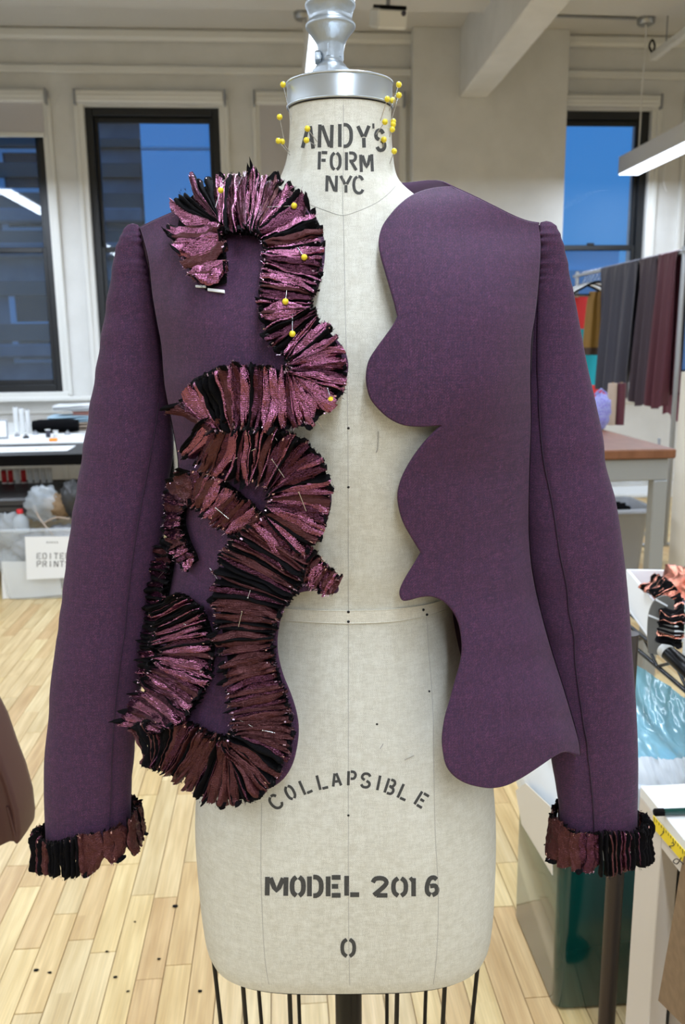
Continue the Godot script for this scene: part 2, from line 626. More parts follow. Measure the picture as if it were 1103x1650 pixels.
func build_room() -> void:
	build_floor()
	struct_box("ceiling", Vector3(XL - 0.3, CEIL, WALL_Z - 0.4), Vector3(XR + 0.3, CEIL + 0.3, ZF + 0.3), M.ceiling_paint, "pale ceiling of the workroom")
	struct_box("wall_left", Vector3(XL - 0.3, -0.1, WALL_Z - 0.4), Vector3(XL, CEIL, ZF + 0.3), M.wall_paint, "white wall beyond the work table")
	struct_box("wall_right", Vector3(XR, -0.1, WALL_Z - 0.4), Vector3(XR + 0.3, CEIL, ZF + 0.3), M.wall_paint, "white wall beyond the garment rack")
	struct_box("wall_front", Vector3(XL, -0.1, ZF), Vector3(XR, CEIL, ZF + 0.3), M.wall_paint, "white wall behind the viewer")
	# window wall: boxes between the openings
	var w_lo := 0.97
	var w_hi := 3.06
	var wins := [[-2.72, -1.69, 2.856, "window_1"], [-1.385, -0.392, 3.06, "window_2"], [-0.075, 0.95, 1.15, "window_3"], [2.10, 2.945, 3.06, "window_4"], [3.27, 4.27, 3.06, "window_5"]]
	var z0 := WALL_Z - 0.35
	var back := struct_box("wall_back", Vector3(XL, -0.1, z0), Vector3(XR, w_lo, WALL_Z), M.wall_paint, "white window wall with panelled dado under the sills")
	var edges := [XL]
	for w in wins:
		edges.append(w[0])
		edges.append(w[1])
	edges.append(XR)
	for k in range(0, edges.size(), 2):
		var st := st_new()
		bevel_box(st, Vector3((edges[k] + edges[k + 1]) / 2.0, (w_lo + w_hi) / 2.0, (z0 + WALL_Z) / 2.0), Vector3(edges[k + 1] - edges[k], w_hi - w_lo, 0.35), 0.0)
		commit("wall_pier", st, M.wall_paint, back)
	var st2 := st_new()
	bevel_box(st2, Vector3((XL + XR) / 2.0, (w_hi + CEIL) / 2.0, (z0 + WALL_Z) / 2.0), Vector3(XR - XL, CEIL - w_hi, 0.35), 0.0)
	commit("wall_header", st2, M.wall_paint, back)
	for w in wins:
		window_unit(w[3], w[0], w[1], w_lo, w_hi, w[2])
	# mouldings
	struct_box("trim_1", Vector3(XL, 3.28, WALL_Z), Vector3(XR, 3.335, WALL_Z + 0.035), M.white_paint, "painted picture rail above the windows", 0.008)
	struct_box("trim_2", Vector3(XL, 3.50, WALL_Z), Vector3(XR, CEIL, WALL_Z + 0.06), M.white_paint, "painted cornice at the ceiling", 0.02)
	struct_box("trim_3", Vector3(XL, 0.90, WALL_Z), Vector3(1.03, 0.935, WALL_Z + 0.09), M.white_paint, "painted window sill shelf along the wall", 0.008)
	struct_box("trim_4", Vector3(2.24, 0.90, WALL_Z), Vector3(XR, 0.935, WALL_Z + 0.09), M.white_paint, "painted window sill shelf beyond the column", 0.008)
	for k in 5:
		var x0: float = [-4.3, -2.85, -1.45, -0.1, 2.5][k]
		var fr := st_new()
		var x1 := x0 + 1.15
		for b in [[x0, x1, 0.80, 0.83], [x0, x1, 0.16, 0.19], [x0, x0 + 0.03, 0.19, 0.80], [x1 - 0.03, x1, 0.19, 0.80]]:
			bevel_box(fr, Vector3((b[0] + b[1]) / 2.0, (b[2] + b[3]) / 2.0, WALL_Z + 0.007), Vector3(b[1] - b[0], b[3] - b[2], 0.014), 0.004)
		commit("panel_moulding", fr, M.white_paint, back)
	struct_box("baseboard_back", Vector3(XL, 0, WALL_Z), Vector3(XR, 0.13, WALL_Z + 0.02), M.white_paint, "white baseboard under the windows", 0.004)
	struct_box("trim_5", Vector3(1.05, 0.0, WALL_Z), Vector3(2.225, CEIL, WALL_Z + 0.15), M.wall_paint, "broad white column between the windows", 0.004)
	struct_box("trim_6", Vector3(1.40, 3.10, WALL_Z + 0.15), Vector3(1.61, CEIL, ZF), M.wall_paint, "white ceiling beam running into the column", 0.006)
	struct_box("trim_7", Vector3(XL, 3.43, -5.95), Vector3(XR, CEIL, -5.6), M.ceiling_paint, "shallow white beam across the ceiling near the windows", 0.006)

func window_unit(called: String, x0: float, x1: float, y0: float, y1: float, blind_y: float) -> void:
	var root := Node3D.new()
	root.name = called
	add_child(root)
	tag(root, {"window_1": "black double hung window at the left with its blind a little down", "window_2": "black double hung window left of the dress form with the blind rolled up", "window_3": "window behind the form's neck with its pale blind pulled down", "window_4": "black window right of the column showing blue sky", "window_5": "window at the right end of the wall"}[called], "", "", "structure")
	var zf := WALL_Z - 0.07
	var st := st_new()
	var fw := 0.055
	var mid := 2.045
	var f := func(s, a0, a1, b0, b1, z, t): bevel_box(s, Vector3((a0 + a1) / 2.0, (b0 + b1) / 2.0, z), Vector3(a1 - a0, b1 - b0, t), 0.004)
	f.call(st, x0, x0 + fw, y0, y1, zf, 0.08)
	f.call(st, x1 - fw, x1, y0, y1, zf, 0.08)
	f.call(st, x0 + fw, x1 - fw, y1 - fw, y1, zf, 0.08)
	f.call(st, x0 + fw, x1 - fw, y0, y0 + fw, zf, 0.08)
	commit("window_frame", st, M.black_frame, root)
	for s in 2:
		var a := y0 + fw if s == 0 else mid - 0.02
		var b := mid + 0.02 if s == 0 else y1 - fw
		var z := zf + 0.012 if s == 0 else zf - 0.02
		st = st_new()
		f.call(st, x0 + fw, x0 + fw + 0.03, a, b, z, 0.03)
		f.call(st, x1 - fw - 0.03, x1 - fw, a, b, z, 0.03)
		f.call(st, x0 + fw + 0.03, x1 - fw - 0.03, b - 0.04, b, z, 0.03)
		f.call(st, x0 + fw + 0.03, x1 - fw - 0.03, a, a + 0.04, z, 0.03)
		var sash := commit("sash", st, M.black_frame, root)
		st = st_new()
		st.set_smooth_group(-1)
		quad(st, Vector3(x0 + fw + 0.02, a + 0.02, z), Vector3(x1 - fw - 0.02, a + 0.02, z), Vector3(x1 - fw - 0.02, b - 0.02, z), Vector3(x0 + fw + 0.02, b - 0.02, z))
		commit("pane", st, M.clean_glass if called == "window_4" else M.glass, sash)
		if s == 0:
			st = st_new()
			bevel_box(st, Vector3((x0 + x1) / 2.0, b + 0.008, z + 0.012), Vector3(0.06, 0.016, 0.02), 0.004)
			commit("sash_lock", st, M.black_frame, sash)
	# casing
	st = st_new()
	var cw := 0.05
	f.call(st, x0 - cw, x0, y0 - 0.03, y1 + 0.02, WALL_Z + 0.008, 0.02)
	f.call(st, x1, x1 + cw, y0 - 0.03, y1 + 0.02, WALL_Z + 0.008, 0.02)
	f.call(st, x0 - cw - 0.02, x0 - cw + 0.012, y0 - 0.03, y1 + 0.05, WALL_Z + 0.014, 0.03)
	f.call(st, x1 + cw - 0.012, x1 + cw + 0.02, y0 - 0.03, y1 + 0.05, WALL_Z + 0.014, 0.03)
	f.call(st, x0 - cw, x1 + cw, y0 - 0.05, y0, WALL_Z + 0.02, 0.05)
	commit("casing", st, M.white_paint, root)
	# roller blind
	st = st_new()
	lathe(st, [Vector2(0.001, 0), Vector2(0.028, 0), Vector2(0.028, x1 - x0 + 0.06), Vector2(0.001, x1 - x0 + 0.06)], 16, Vector3(x0 - 0.03, y1 + 0.055, WALL_Z + 0.045), Basis(Vector3(0, 0, 1), Vector3(1, 0, 0), Vector3(0, 1, 0)))
	var roll := commit("roller_blind", st, M.white_paint, root)
	st = st_new()
	bevel_box(st, Vector3((x0 + x1) / 2.0, y1 + 0.055, WALL_Z + 0.035), Vector3(x1 - x0 + 0.09, 0.085, 0.07), 0.01)
	commit("blind_cassette", st, M.white_paint, roll)
	for s in [x0 - 0.05, x1 + 0.05]:
		st = st_new()
		bevel_box(st, Vector3(s, y1 + 0.05, WALL_Z + 0.035), Vector3(0.012, 0.11, 0.085), 0.003)
		commit("blind_bracket", st, M.grey_plastic, roll)
	if blind_y < y1:
		st = st_new()
		bevel_box(st, Vector3((x0 + x1) / 2.0, (blind_y + y1 + 0.05) / 2.0, WALL_Z + 0.022), Vector3(x1 - x0 + 0.03, y1 + 0.05 - blind_y, 0.0015), 0.0)
		commit("blind_cloth", st, M.blind_cloth, roll)
		st = st_new()
		bevel_box(st, Vector3((x0 + x1) / 2.0, blind_y, WALL_Z + 0.022), Vector3(x1 - x0 + 0.03, 0.035, 0.014), 0.005)
		commit("blind_hem_bar", st, M.white_paint, roll)

func plank_mesh(st: SurfaceTool, x0: float, x1: float, z0: float, z1: float, y: float, ox: float, oz: float) -> void:
	var g := 0.0004
	var b := 0.0008
	x0 += g
	x1 -= g
	z0 += g
	z1 -= g
	var uvf := func(p: Vector3) -> Vector2: return Vector2(p.x * 4.0 + ox, p.z * 0.9 + oz)
	var top := [Vector3(x0 + b, y, z0 + b), Vector3(x1 - b, y, z0 + b), Vector3(x1 - b, y, z1 - b), Vector3(x0 + b, y, z1 - b)]
	var low := [Vector3(x0, y - 0.004, z0), Vector3(x1, y - 0.004, z0), Vector3(x1, y - 0.004, z1), Vector3(x0, y - 0.004, z1)]
	st.set_smooth_group(-1)
	quad_uv(st, top, top.map(uvf))
	for k in 4:
		var k2 := (k + 1) % 4
		var q := [top[k], low[k], low[k2], top[k2]]
		quad_uv(st, q, q.map(uvf))

func build_floor() -> void:
	var floor_ := struct_box("floor", Vector3(XL - 0.3, -0.25, WALL_Z - 0.4), Vector3(XR + 0.3, -0.003, ZF + 0.3), M.floor_gap, "pale maple strip floor of short worn boards")
	var w := 0.0578
	var all := []
	var r := RandomNumberGenerator.new()
	r.seed = 414
	var x := XL
	while x < XR - 0.001:
		var z := WALL_Z + 0.02 - r.randf() * 0.5
		while z < ZF:
			var len := r.randf_range(0.24, 0.66)
			var a := maxf(z, WALL_Z + 0.02)
			var b := minf(z + len, ZF)
			z += len
			if b - a < 0.03:
				continue
			var c := to_px(Vector3(x + w / 2, 0, (a + b) / 2.0))
			var seen := c.x > -20 and c.x < 1120 and c.y > 700 and c.y < 1720 and not (c.x > 335 and c.x < 790 and c.y > 1000) and not (c.x > 860 and c.y > 1300)
			all.append([1e6 if not seen else Vector2(x, (a + b) / 2.0).length(), x, minf(x + w, XR), a, b, r.randf_range(-0.0004, 0.0004), r.randi() % 8, r.randf(), r.randf()])
		x += w
	all.sort_custom(func(p, q): return p[0] < q[0])
	var sts := []
	for k in 8:
		sts.append(st_new())
	for i in all.size():
		var p: Array = all[i]
		if i < 300 and p[0] < 1e5:
			var st := st_new()
			plank_mesh(st, p[1], p[2], p[3], p[4], p[5], p[7], p[8])
			commit("plank", st, M.planks[p[6]], floor_)
		else:
			plank_mesh(sts[p[6]], p[1], p[2], p[3], p[4], p[5], p[7], p[8])
	var mesh := ArrayMesh.new()
	for k in 8:
		sts[k].generate_normals()
		sts[k].set_material(M.planks[k])
		sts[k].commit(mesh)
	var far := put("farther_planks", mesh, null, floor_)
	far.set_meta("kind", "stuff")

func build_outside() -> void:
	# dusk street: facades across the way
	var z := -22.0
	var xe := wz(236, 400, z).x
	var a := thing("building", "grey stone building across the street with cornices, seen through the left windows", "building", Vector3((xe - 14.0) / 2.0 + 0.0, -14, z - 3), 0.0)
	var wd := xe + 14.0
	var st := st_new()
	bevel_box(st, Vector3(0, 17, 0), Vector3(wd, 34, 6), 0.0)
	commit("facade", st, M.stone_facade, a)
	for y in [11.2, 14.3, 15.2, 17.6, 18.4, 20.8, 21.6, 24.5]:
		st = st_new()
		bevel_box(st, Vector3(0, y, 3.1), Vector3(wd, 0.34, 0.5), 0.05)
		commit("cornice_band", st, M.stone_facade, a)
	for bnd in [[225, 240], [264, 288], [312, 344], [372, 392], [452, 476], [520, 548]]:
		var b1 := wz(190, bnd[0], z).y + 14.0
		var b0 := wz(190, bnd[1], z).y + 14.0
		st = st_new()
		bevel_box(st, Vector3(0, (b0 + b1) / 2, 3.06), Vector3(wd, b1 - b0, 0.2), 0.02)
		commit("dark_stone_course", st, M.dark_stone, a)
	for row in 5:
		for col in 3:
			var c := Vector3(-wd / 2 + 2.6 + col * 2.75, 12.7 + row * 3.15, 3.0)
			st = st_new()
			for s in [-0.62, 0.62]:
				bevel_box(st, c + Vector3(s, 0, 0.02), Vector3(0.14, 1.9, 0.2), 0.01)
			for s in [-0.9, 0.0, 0.9]:
				bevel_box(st, c + Vector3(0, s, 0.02), Vector3(1.3, 0.1, 0.18), 0.01)
			var fr := commit("window_frame", st, M.pale_facade, a)
			st = st_new()
			bevel_box(st, c + Vector3(0, 0, 0.01), Vector3(1.14, 1.75, 0.06), 0.0)
			commit("pane", st, M.dark_pane, fr)
	var x1 := wz(560, 400, -21.6).x
	var x0 := xe + 0.06
	var b := thing("building", "smooth pale blue building across the street behind the grey stone one", "building", Vector3((x0 + x1) / 2, -14, -24.6))
	st = st_new()
	bevel_box(st, Vector3(0, 16, 0), Vector3(x1 - x0, 32, 6), 0.0)
	commit("facade", st, M.glass_facade, b)
	for y in 9:
		st = st_new()
		bevel_box(st, Vector3(0, 10.4 + y * 1.9, 3.01), Vector3(x1 - x0, 0.06, 0.08), 0.0)
		commit("course_line", st, M.pale_facade, b)
	var c0 := wz(905, 420, -60)
	var cc := thing("building", "low distant building at the foot of the blue sky", "building", Vector3(c0.x + 6, -14, -63))
	st = st_new()
	bevel_box(st, Vector3(0, 10, 0), Vector3(26, 20.2, 6), 0.0)
	bevel_box(st, Vector3(-4, 20.8, 0), Vector3(5, 1.4, 4), 0.0)
	commit("facade", st, M.pale_facade, cc)
	struct_box("street", Vector3(-60, -14.3, -90), Vector3(60, -14.0, -7.6), M.asphalt, "dusky street far below the windows")

# ------------------------------------------------------------------ the dress form
# rows of [height, centre x, half width, depth in front, depth behind, squareness]
const PROFILE := [
	[0.695, 0.0005, 0.149, 0.110, 0.110, 3.5], [0.708, 0.0005, 0.1535, 0.1145, 0.115, 3.4], [0.76, 0.0, 0.1575, 0.119, 0.125, 3.2], [0.85, -0.001, 0.1582, 0.121, 0.135, 2.8],
	[0.93, 0.0, 0.146, 0.113, 0.122, 2.5], [1.00, 0.001, 0.122, 0.099, 0.10, 2.35], [1.075, 0.004, 0.106, 0.086, 0.088, 2.25], [1.12, 0.004, 0.112, 0.091, 0.09, 2.2],
	[1.20, 0.004, 0.130, 0.105, 0.098, 2.2], [1.27, 0.004, 0.142, 0.111, 0.102, 2.2], [1.33, 0.004, 0.145, 0.104, 0.103, 2.2], [1.38, 0.003, 0.150, 0.086, 0.098, 2.2], [1.415, 0.002, 0.146, 0.071, 0.085, 2.1],
	[1.44, 0.001, 0.112, 0.062, 0.075, 2.0], [1.455, 0.0, 0.084, 0.0575, 0.067, 2.0], [1.467, 0.0, 0.066, 0.0555, 0.060, 2.0], [1.478, 0.0, 0.0555, 0.0535, 0.056, 2.0], [1.497, 0.0017, 0.0494, 0.0505, 0.053, 2.0],
	[1.5266, 0.0025, 0.0467, 0.0475, 0.049, 2.0], [1.546, 0.0021, 0.0475, 0.0475, 0.0475, 2.0]]

func form_f(p: Vector3) -> float:
	var y := clampf(p.y, 0.695, 1.546)
	var cx := table_at(PROFILE, y, 1)
	var a := table_at(PROFILE, y, 2)
	var b := table_at(PROFILE, y, 3 if p.z > 0 else 4)
	var n := table_at(PROFILE, y, 5)
	return pow(absf(p.x - cx) / a, n) + pow(absf(p.z) / b, n) - 1.0

func on_form(px: float, py: float, lift := 0.0) -> Vector3:
	var r := ray(px, py)
	var c := Vector3(0, H, D)
	var t0 := 0.62
	var t1 := -1.0
	var t := t0
	while t < 1.1:
		if form_f(c + r * t) < 0.0:
			t1 = t
			break
		t0 = t
		t += 0.02
	if t1 < 0:
		return lz(px, py, 0.02)
	for i in 18:
		var m := (t0 + t1) / 2.0
		if form_f(c + r * m) < 0.0:
			t1 = m
		else:
			t0 = m
	var p := c + r * t1
	return p + form_n(p) * lift

func form_n(p: Vector3) -> Vector3:
	var e := 0.001
	var f0 := form_f(p)
	return Vector3(form_f(p + Vector3(e, 0, 0)) - f0, form_f(p + Vector3(0, e, 0)) - f0, form_f(p + Vector3(0, 0, e)) - f0).normalized()

func form_ring(y: float, n: int, grow := 0.0) -> Array:
	var cx := table_at(PROFILE, y, 1)
	var a := table_at(PROFILE, y, 2) + grow
	var bf := table_at(PROFILE, y, 3) + grow
	var bb := table_at(PROFILE, y, 4) + grow
	var e := 2.0 / table_at(PROFILE, y, 5)
	var out := []
	for k in n:
		var t := TAU * k / n
		var c := cos(t)
		var s := sin(t)
		out.append(Vector3(cx + a * signf(c) * pow(absf(c), e), y, (bf if s > 0 else bb) * signf(s) * pow(absf(s), e)))
	return out

func surface_line(pts: Array, lift: float, per := 6) -> Array:
	var v := []
	for p in pts:
		v.append(Vector2(p[0], p[1]))
	return bez(v, per).map(func(q): return on_form(q.x, q.y, lift))

func build_form() -> void:
	var root := form_thing("dress_form", "off-white linen dress form with stencilled neck, metal neck cap and wire cage", "dress form")
	var st := st_new()
	var rows := []
	var ys := []
	var y := 0.695
	while y < 1.546:
		ys.append(y)
		y += 0.008 if y < 1.4 else 0.004
	ys.append(1.546)
	for yy in ys:
		rows.append(form_ring(yy, 112))
	sheet(st, rows, true)
	commit("torso", st, M.linen, root)
	# closed underside, bound with black
	st = st_new()
	var ring := form_ring(0.695, 80)
	st.set_smooth_group(-1)
	for k in 80:
		tri(st, Vector3(0, 0.702, 0), ring[k] * Vector3(0.99, 1, 0.99), ring[(k + 1) % 80] * Vector3(0.99, 1, 0.99))
	commit("underside", st, M.black_matte, root)
	st = st_new()
	tube(st, form_ring(0.694, 100, -0.004), 0.0026, 6, true)
	commit("hem_binding", st, M.black_matte, root)
	# seams and the neckline stitching
	for s in [[[553, 168], [553, 250], [552, 300], [552, 345]], [[553, 346], [556, 500], [560, 690], [561, 985]], [[561, 1001], [561, 1200], [561, 1430], [562, 1530], [563, 1587]],
			[[686, 990], [690, 1049], [694, 1096], [697.4, 1157], [698.5, 1237], [700.7, 1341], [705.5, 1426], [705.5, 1483], [703, 1539], [698, 1586]],
			[[421.6, 1294], [420, 1388], [422.6, 1483], [427, 1549], [433, 1586]], [[446, 298], [466.7, 317.7], [495.7, 328.5], [524.7, 339.4], [551, 347], [574, 341], [603, 328.5], [623.4, 314], [637, 300]]]:
		st = st_new()
		tube(st, surface_line(s, 0.00003), 0.00029, 5)
		commit("seam", st, M.seam_thread, root)
	# waist tape
	st = st_new()
	var top := surface_line([[440, 979], [465, 980.5], [510, 983], [561, 983.5], [620, 982], [655, 978.5], [690, 973], [715, 965]], 0.0012, 8)
	var low := surface_line([[440, 999], [465, 1000], [510, 1002.5], [561, 1004], [620, 1002], [655, 998], [690, 991], [715, 983]], 0.0012, 8)
	var top_in := surface_line([[440, 979], [465, 980.5], [510, 983], [561, 983.5], [620, 982], [655, 978.5], [690, 973], [715, 965]], 0.0, 8)
	var low_in := surface_line([[440, 999], [465, 1000], [510, 1002.5], [561, 1004], [620, 1002], [655, 998], [690, 991], [715, 983]], 0.0, 8)
	sheet(st, [top, low])
	for e in [[top_in, top], [low, low_in]]:
		for q in top.size() - 1:
			st.set_smooth_group(-1)
			quad(st, e[0][q], e[0][q + 1], e[1][q + 1], e[1][q])
	var hem_lines := [top, low]
	var tp := commit("waist_tape", st, M.tape, root)
	for q in hem_lines:
		st = st_new()
		tube(st, q, 0.0005, 5)
		commit("tape_edge", st, M.tape, tp)
	for q in [[561, 985], [561, 1001], [680, 982], [685.6, 990]]:
		st = st_new()
		var c := on_form(q[0], q[1], 0.0016)
		lathe(st, [Vector2(0.0014, 0), Vector2(0.0012, 0.0004), Vector2(0.0005, 0.0008), Vector2(0.00001, 0.0009)], 8, c, Basis(Vector3.RIGHT, PI / 2))
		commit("tack", st, M.black_steel, tp)
	for q in [[561, 690], [607, 1167], [561, 1314], [691, 1114], [561, 785]]:
		st = st_new()
		lathe(st, [Vector2(0.0012, 0), Vector2(0.0009, 0.0004), Vector2(0.00001, 0.0006)], 8, on_form(q[0], q[1], 0.0), Basis(Vector3.RIGHT, PI / 2))
		commit("tack", st, M.black_steel, root)
	for q in [[[612, 1206], [617, 1198]], [[651, 1224], [659, 1220], [666, 1217]], [[609, 695], [608, 722], [605, 729]]]:
		st = st_new()
		tube(st, surface_line(q, 0.0009), 0.0004, 5)
		commit("loose_thread", st, M.seam_thread, root)
	build_letters(root)
	# neck cap: a metal collar
	st = st_new()
	var tilt := Basis(Vector3.RIGHT, deg_to_rad(3.0))
	lathe(st, [Vector2(0.0001, 0.0191), Vector2(0.044, 0.0191), Vector2(0.0478, 0.0197), Vector2(0.0489, 0.0203), Vector2(0.0491, 0.0213), Vector2(0.0485, 0.0219), Vector2(0.0476, 0.0213), Vector2(0.0475, 0.0203),
		Vector2(0.0482, 0.0195), Vector2(0.0482, 0.0034), Vector2(0.0488, 0.0024), Vector2(0.0490, 0.0013), Vector2(0.0484, 0.0003), Vector2(0.0472, 0.0)], 72, Vector3(0.0021, 1.5395, 0), tilt)
	var cap := commit("neck_cap", st, M.cap_metal, root)
	st = st_new()
	tube(st, form_ring(1.5437, 72, 0.0002).map(func(p): return tilt * (p - Vector3(0, 1.5437, 0)) + Vector3(0, 1.5396, 0)), 0.0009, 6, true)
	commit("cap_rim", st, M.black_steel, cap)
	# turned fitting on top
	var k := 0.000566
	var prof := []
	for q in [[26.5, 114], [26, 110], [24, 106.5], [20.5, 103], [19, 100], [20, 98.5], [20, 97.5]]:
		prof.append(Vector2(q[0] * k, lz(541, q[1], 0.0).y))
	for q in [[21.5, 75], [22, 72], [25, 66], [31, 57], [36, 50.5], [38.8, 47], [40, 44.5], [40, 41], [38, 38.5], [35.5, 37], [34.5, 34], [34.5, 28], [35.5, 24], [36.5, 20], [38, 15], [40, 12], [40.3, 8], [39, 4.5], [36, 2], [33.5, -1], [33, -8], [34, -20], [34, -90]]:
		prof.append(Vector2(q[0] * k, lz(541, q[1], 0.0).y))
	prof.push_front(Vector2(0.017, prof[0].y))
	prof.push_front(Vector2(0.017, 1.554))
	prof.append(Vector2(0.0001, prof[-1].y))
	st = st_new()
	lathe(st, prof, 40, Vector3(-0.0055, 0, 0))
	var fit := commit("turned_fitting", st, M.zinc, root)
	st = st_new()
	lathe(st, [Vector2(0.0001, 97.0), Vector2(20.0, 97.0), Vector2(22.0, 95.5), Vector2(22.0, 77.0), Vector2(20.5, 75.0), Vector2(0.0001, 75.0)].map(func(q): return Vector2(q.x * k, lz(541, q.y, 0.0).y)), 6, Vector3(-0.0055, 0, 0), Basis(Vector3.UP, 0.35), false)
	commit("hex_collar", st, M.zinc, fit)
	var bo := lz(515, 92.5, 0.006)
	st = st_new()
	tube(st, [bo + Vector3(-0.001, 0, 0), Vector3(-0.0055, bo.y, 0.0)], 0.0028, 10)
	lathe(st, [Vector2(0.0001, 0), Vector2(0.0052, 0), Vector2(0.0060, 0.001), Vector2(0.0060, 0.0045), Vector2(0.0052, 0.0055), Vector2(0.0001, 0.0055)], 6, bo + Vector3(0.001, 0, 0), Basis(Vector3.BACK, PI / 2), false)
	commit("clamp_bolt", st, M.zinc, fit)
	# stand: pole, foot, and the wire cage under the body
	st = st_new()
	var pole_prof := []
	for q in 36:
		var an := TAU * q / 36
		var rr := 0.0152 - (0.003 if absf(an - 1.25) < 0.12 else 0.0)
		pole_prof.append(Vector3(cos(an) * rr, 0, sin(an) * rr))
	sheet(st, [0.03, 0.3, 0.55, 0.70].map(func(h): return pole_prof.map(func(v): return v + Vector3(0.0, h, 0))), true)
	commit("stand_pole", st, M.black_steel, root)
	for q in 4:
		var an := TAU * q / 4 + 0.6
		var d := Vector3(cos(an), 0, sin(an))
		st = st_new()
		tube(st, [Vector3(0, 0.11, 0) + d * 0.012, Vector3(0, 0.10, 0) + d * 0.08, Vector3(0, 0.06, 0) + d * 0.2, Vector3(0, 0.052, 0) + d * 0.27], [0.014, 0.014, 0.011, 0.01], 10)
		var leg := commit("leg", st, M.black_steel, root)
		st = st_new()
		lathe(st, [Vector2(0.001, -0.009), Vector2(0.018, -0.009), Vector2(0.0225, -0.005), Vector2(0.0225, 0.005), Vector2(0.018, 0.009), Vector2(0.001, 0.009)], 18, Vector3(0, 0.0225, 0) + d * 0.27, Basis(d, PI / 2))
		tube(st, [Vector3(0, 0.0225, 0) + d * 0.27, Vector3(0, 0.055, 0) + d * 0.27], 0.006, 8)
		commit("caster", st, M.black_steel, leg)
	for q in [[345, 1556, 355.6, 1648, 0.02], [391, 1586, 396, 1648, 0.075], [416.5, 1594, 421, 1648, -0.07], [466, 1596, 468, 1648, 0.085], [480.6, 1596, 482.5, 1648, -0.085], [623, 1594, 623, 1648, -0.085], [639.5, 1594, 638.5, 1648, 0.085], [685.7, 1594, 684, 1648, -0.075], [716, 1591, 713, 1648, 0.075], [768, 1568, 759.7, 1648, 0.02]]:
		var a := lz(q[0], q[1], q[4])
		var b := lz(q[2], q[3], q[4] * 0.96)
		var dir := (b - a) / (a.y - b.y)
		st = st_new()
		tube(st, [a + dir * (a.y - 0.72), a + dir * (a.y - 0.32)], 0.0024, 8)
		commit("cage_wire", st, M.black_steel, root)
	var hoop := []
	for q in 48:
		var an := TAU * q / 48
		hoop.append(Vector3(cos(an) * 0.117, 0.32, sin(an) * 0.075))
	st = st_new()
	tube(st, hoop, 0.003, 8, true)
	tube(st, [Vector3(-0.117, 0.32, 0), Vector3(0.117, 0.32, 0)], 0.003, 8)
	commit("cage_hoop", st, M.black_steel, root)

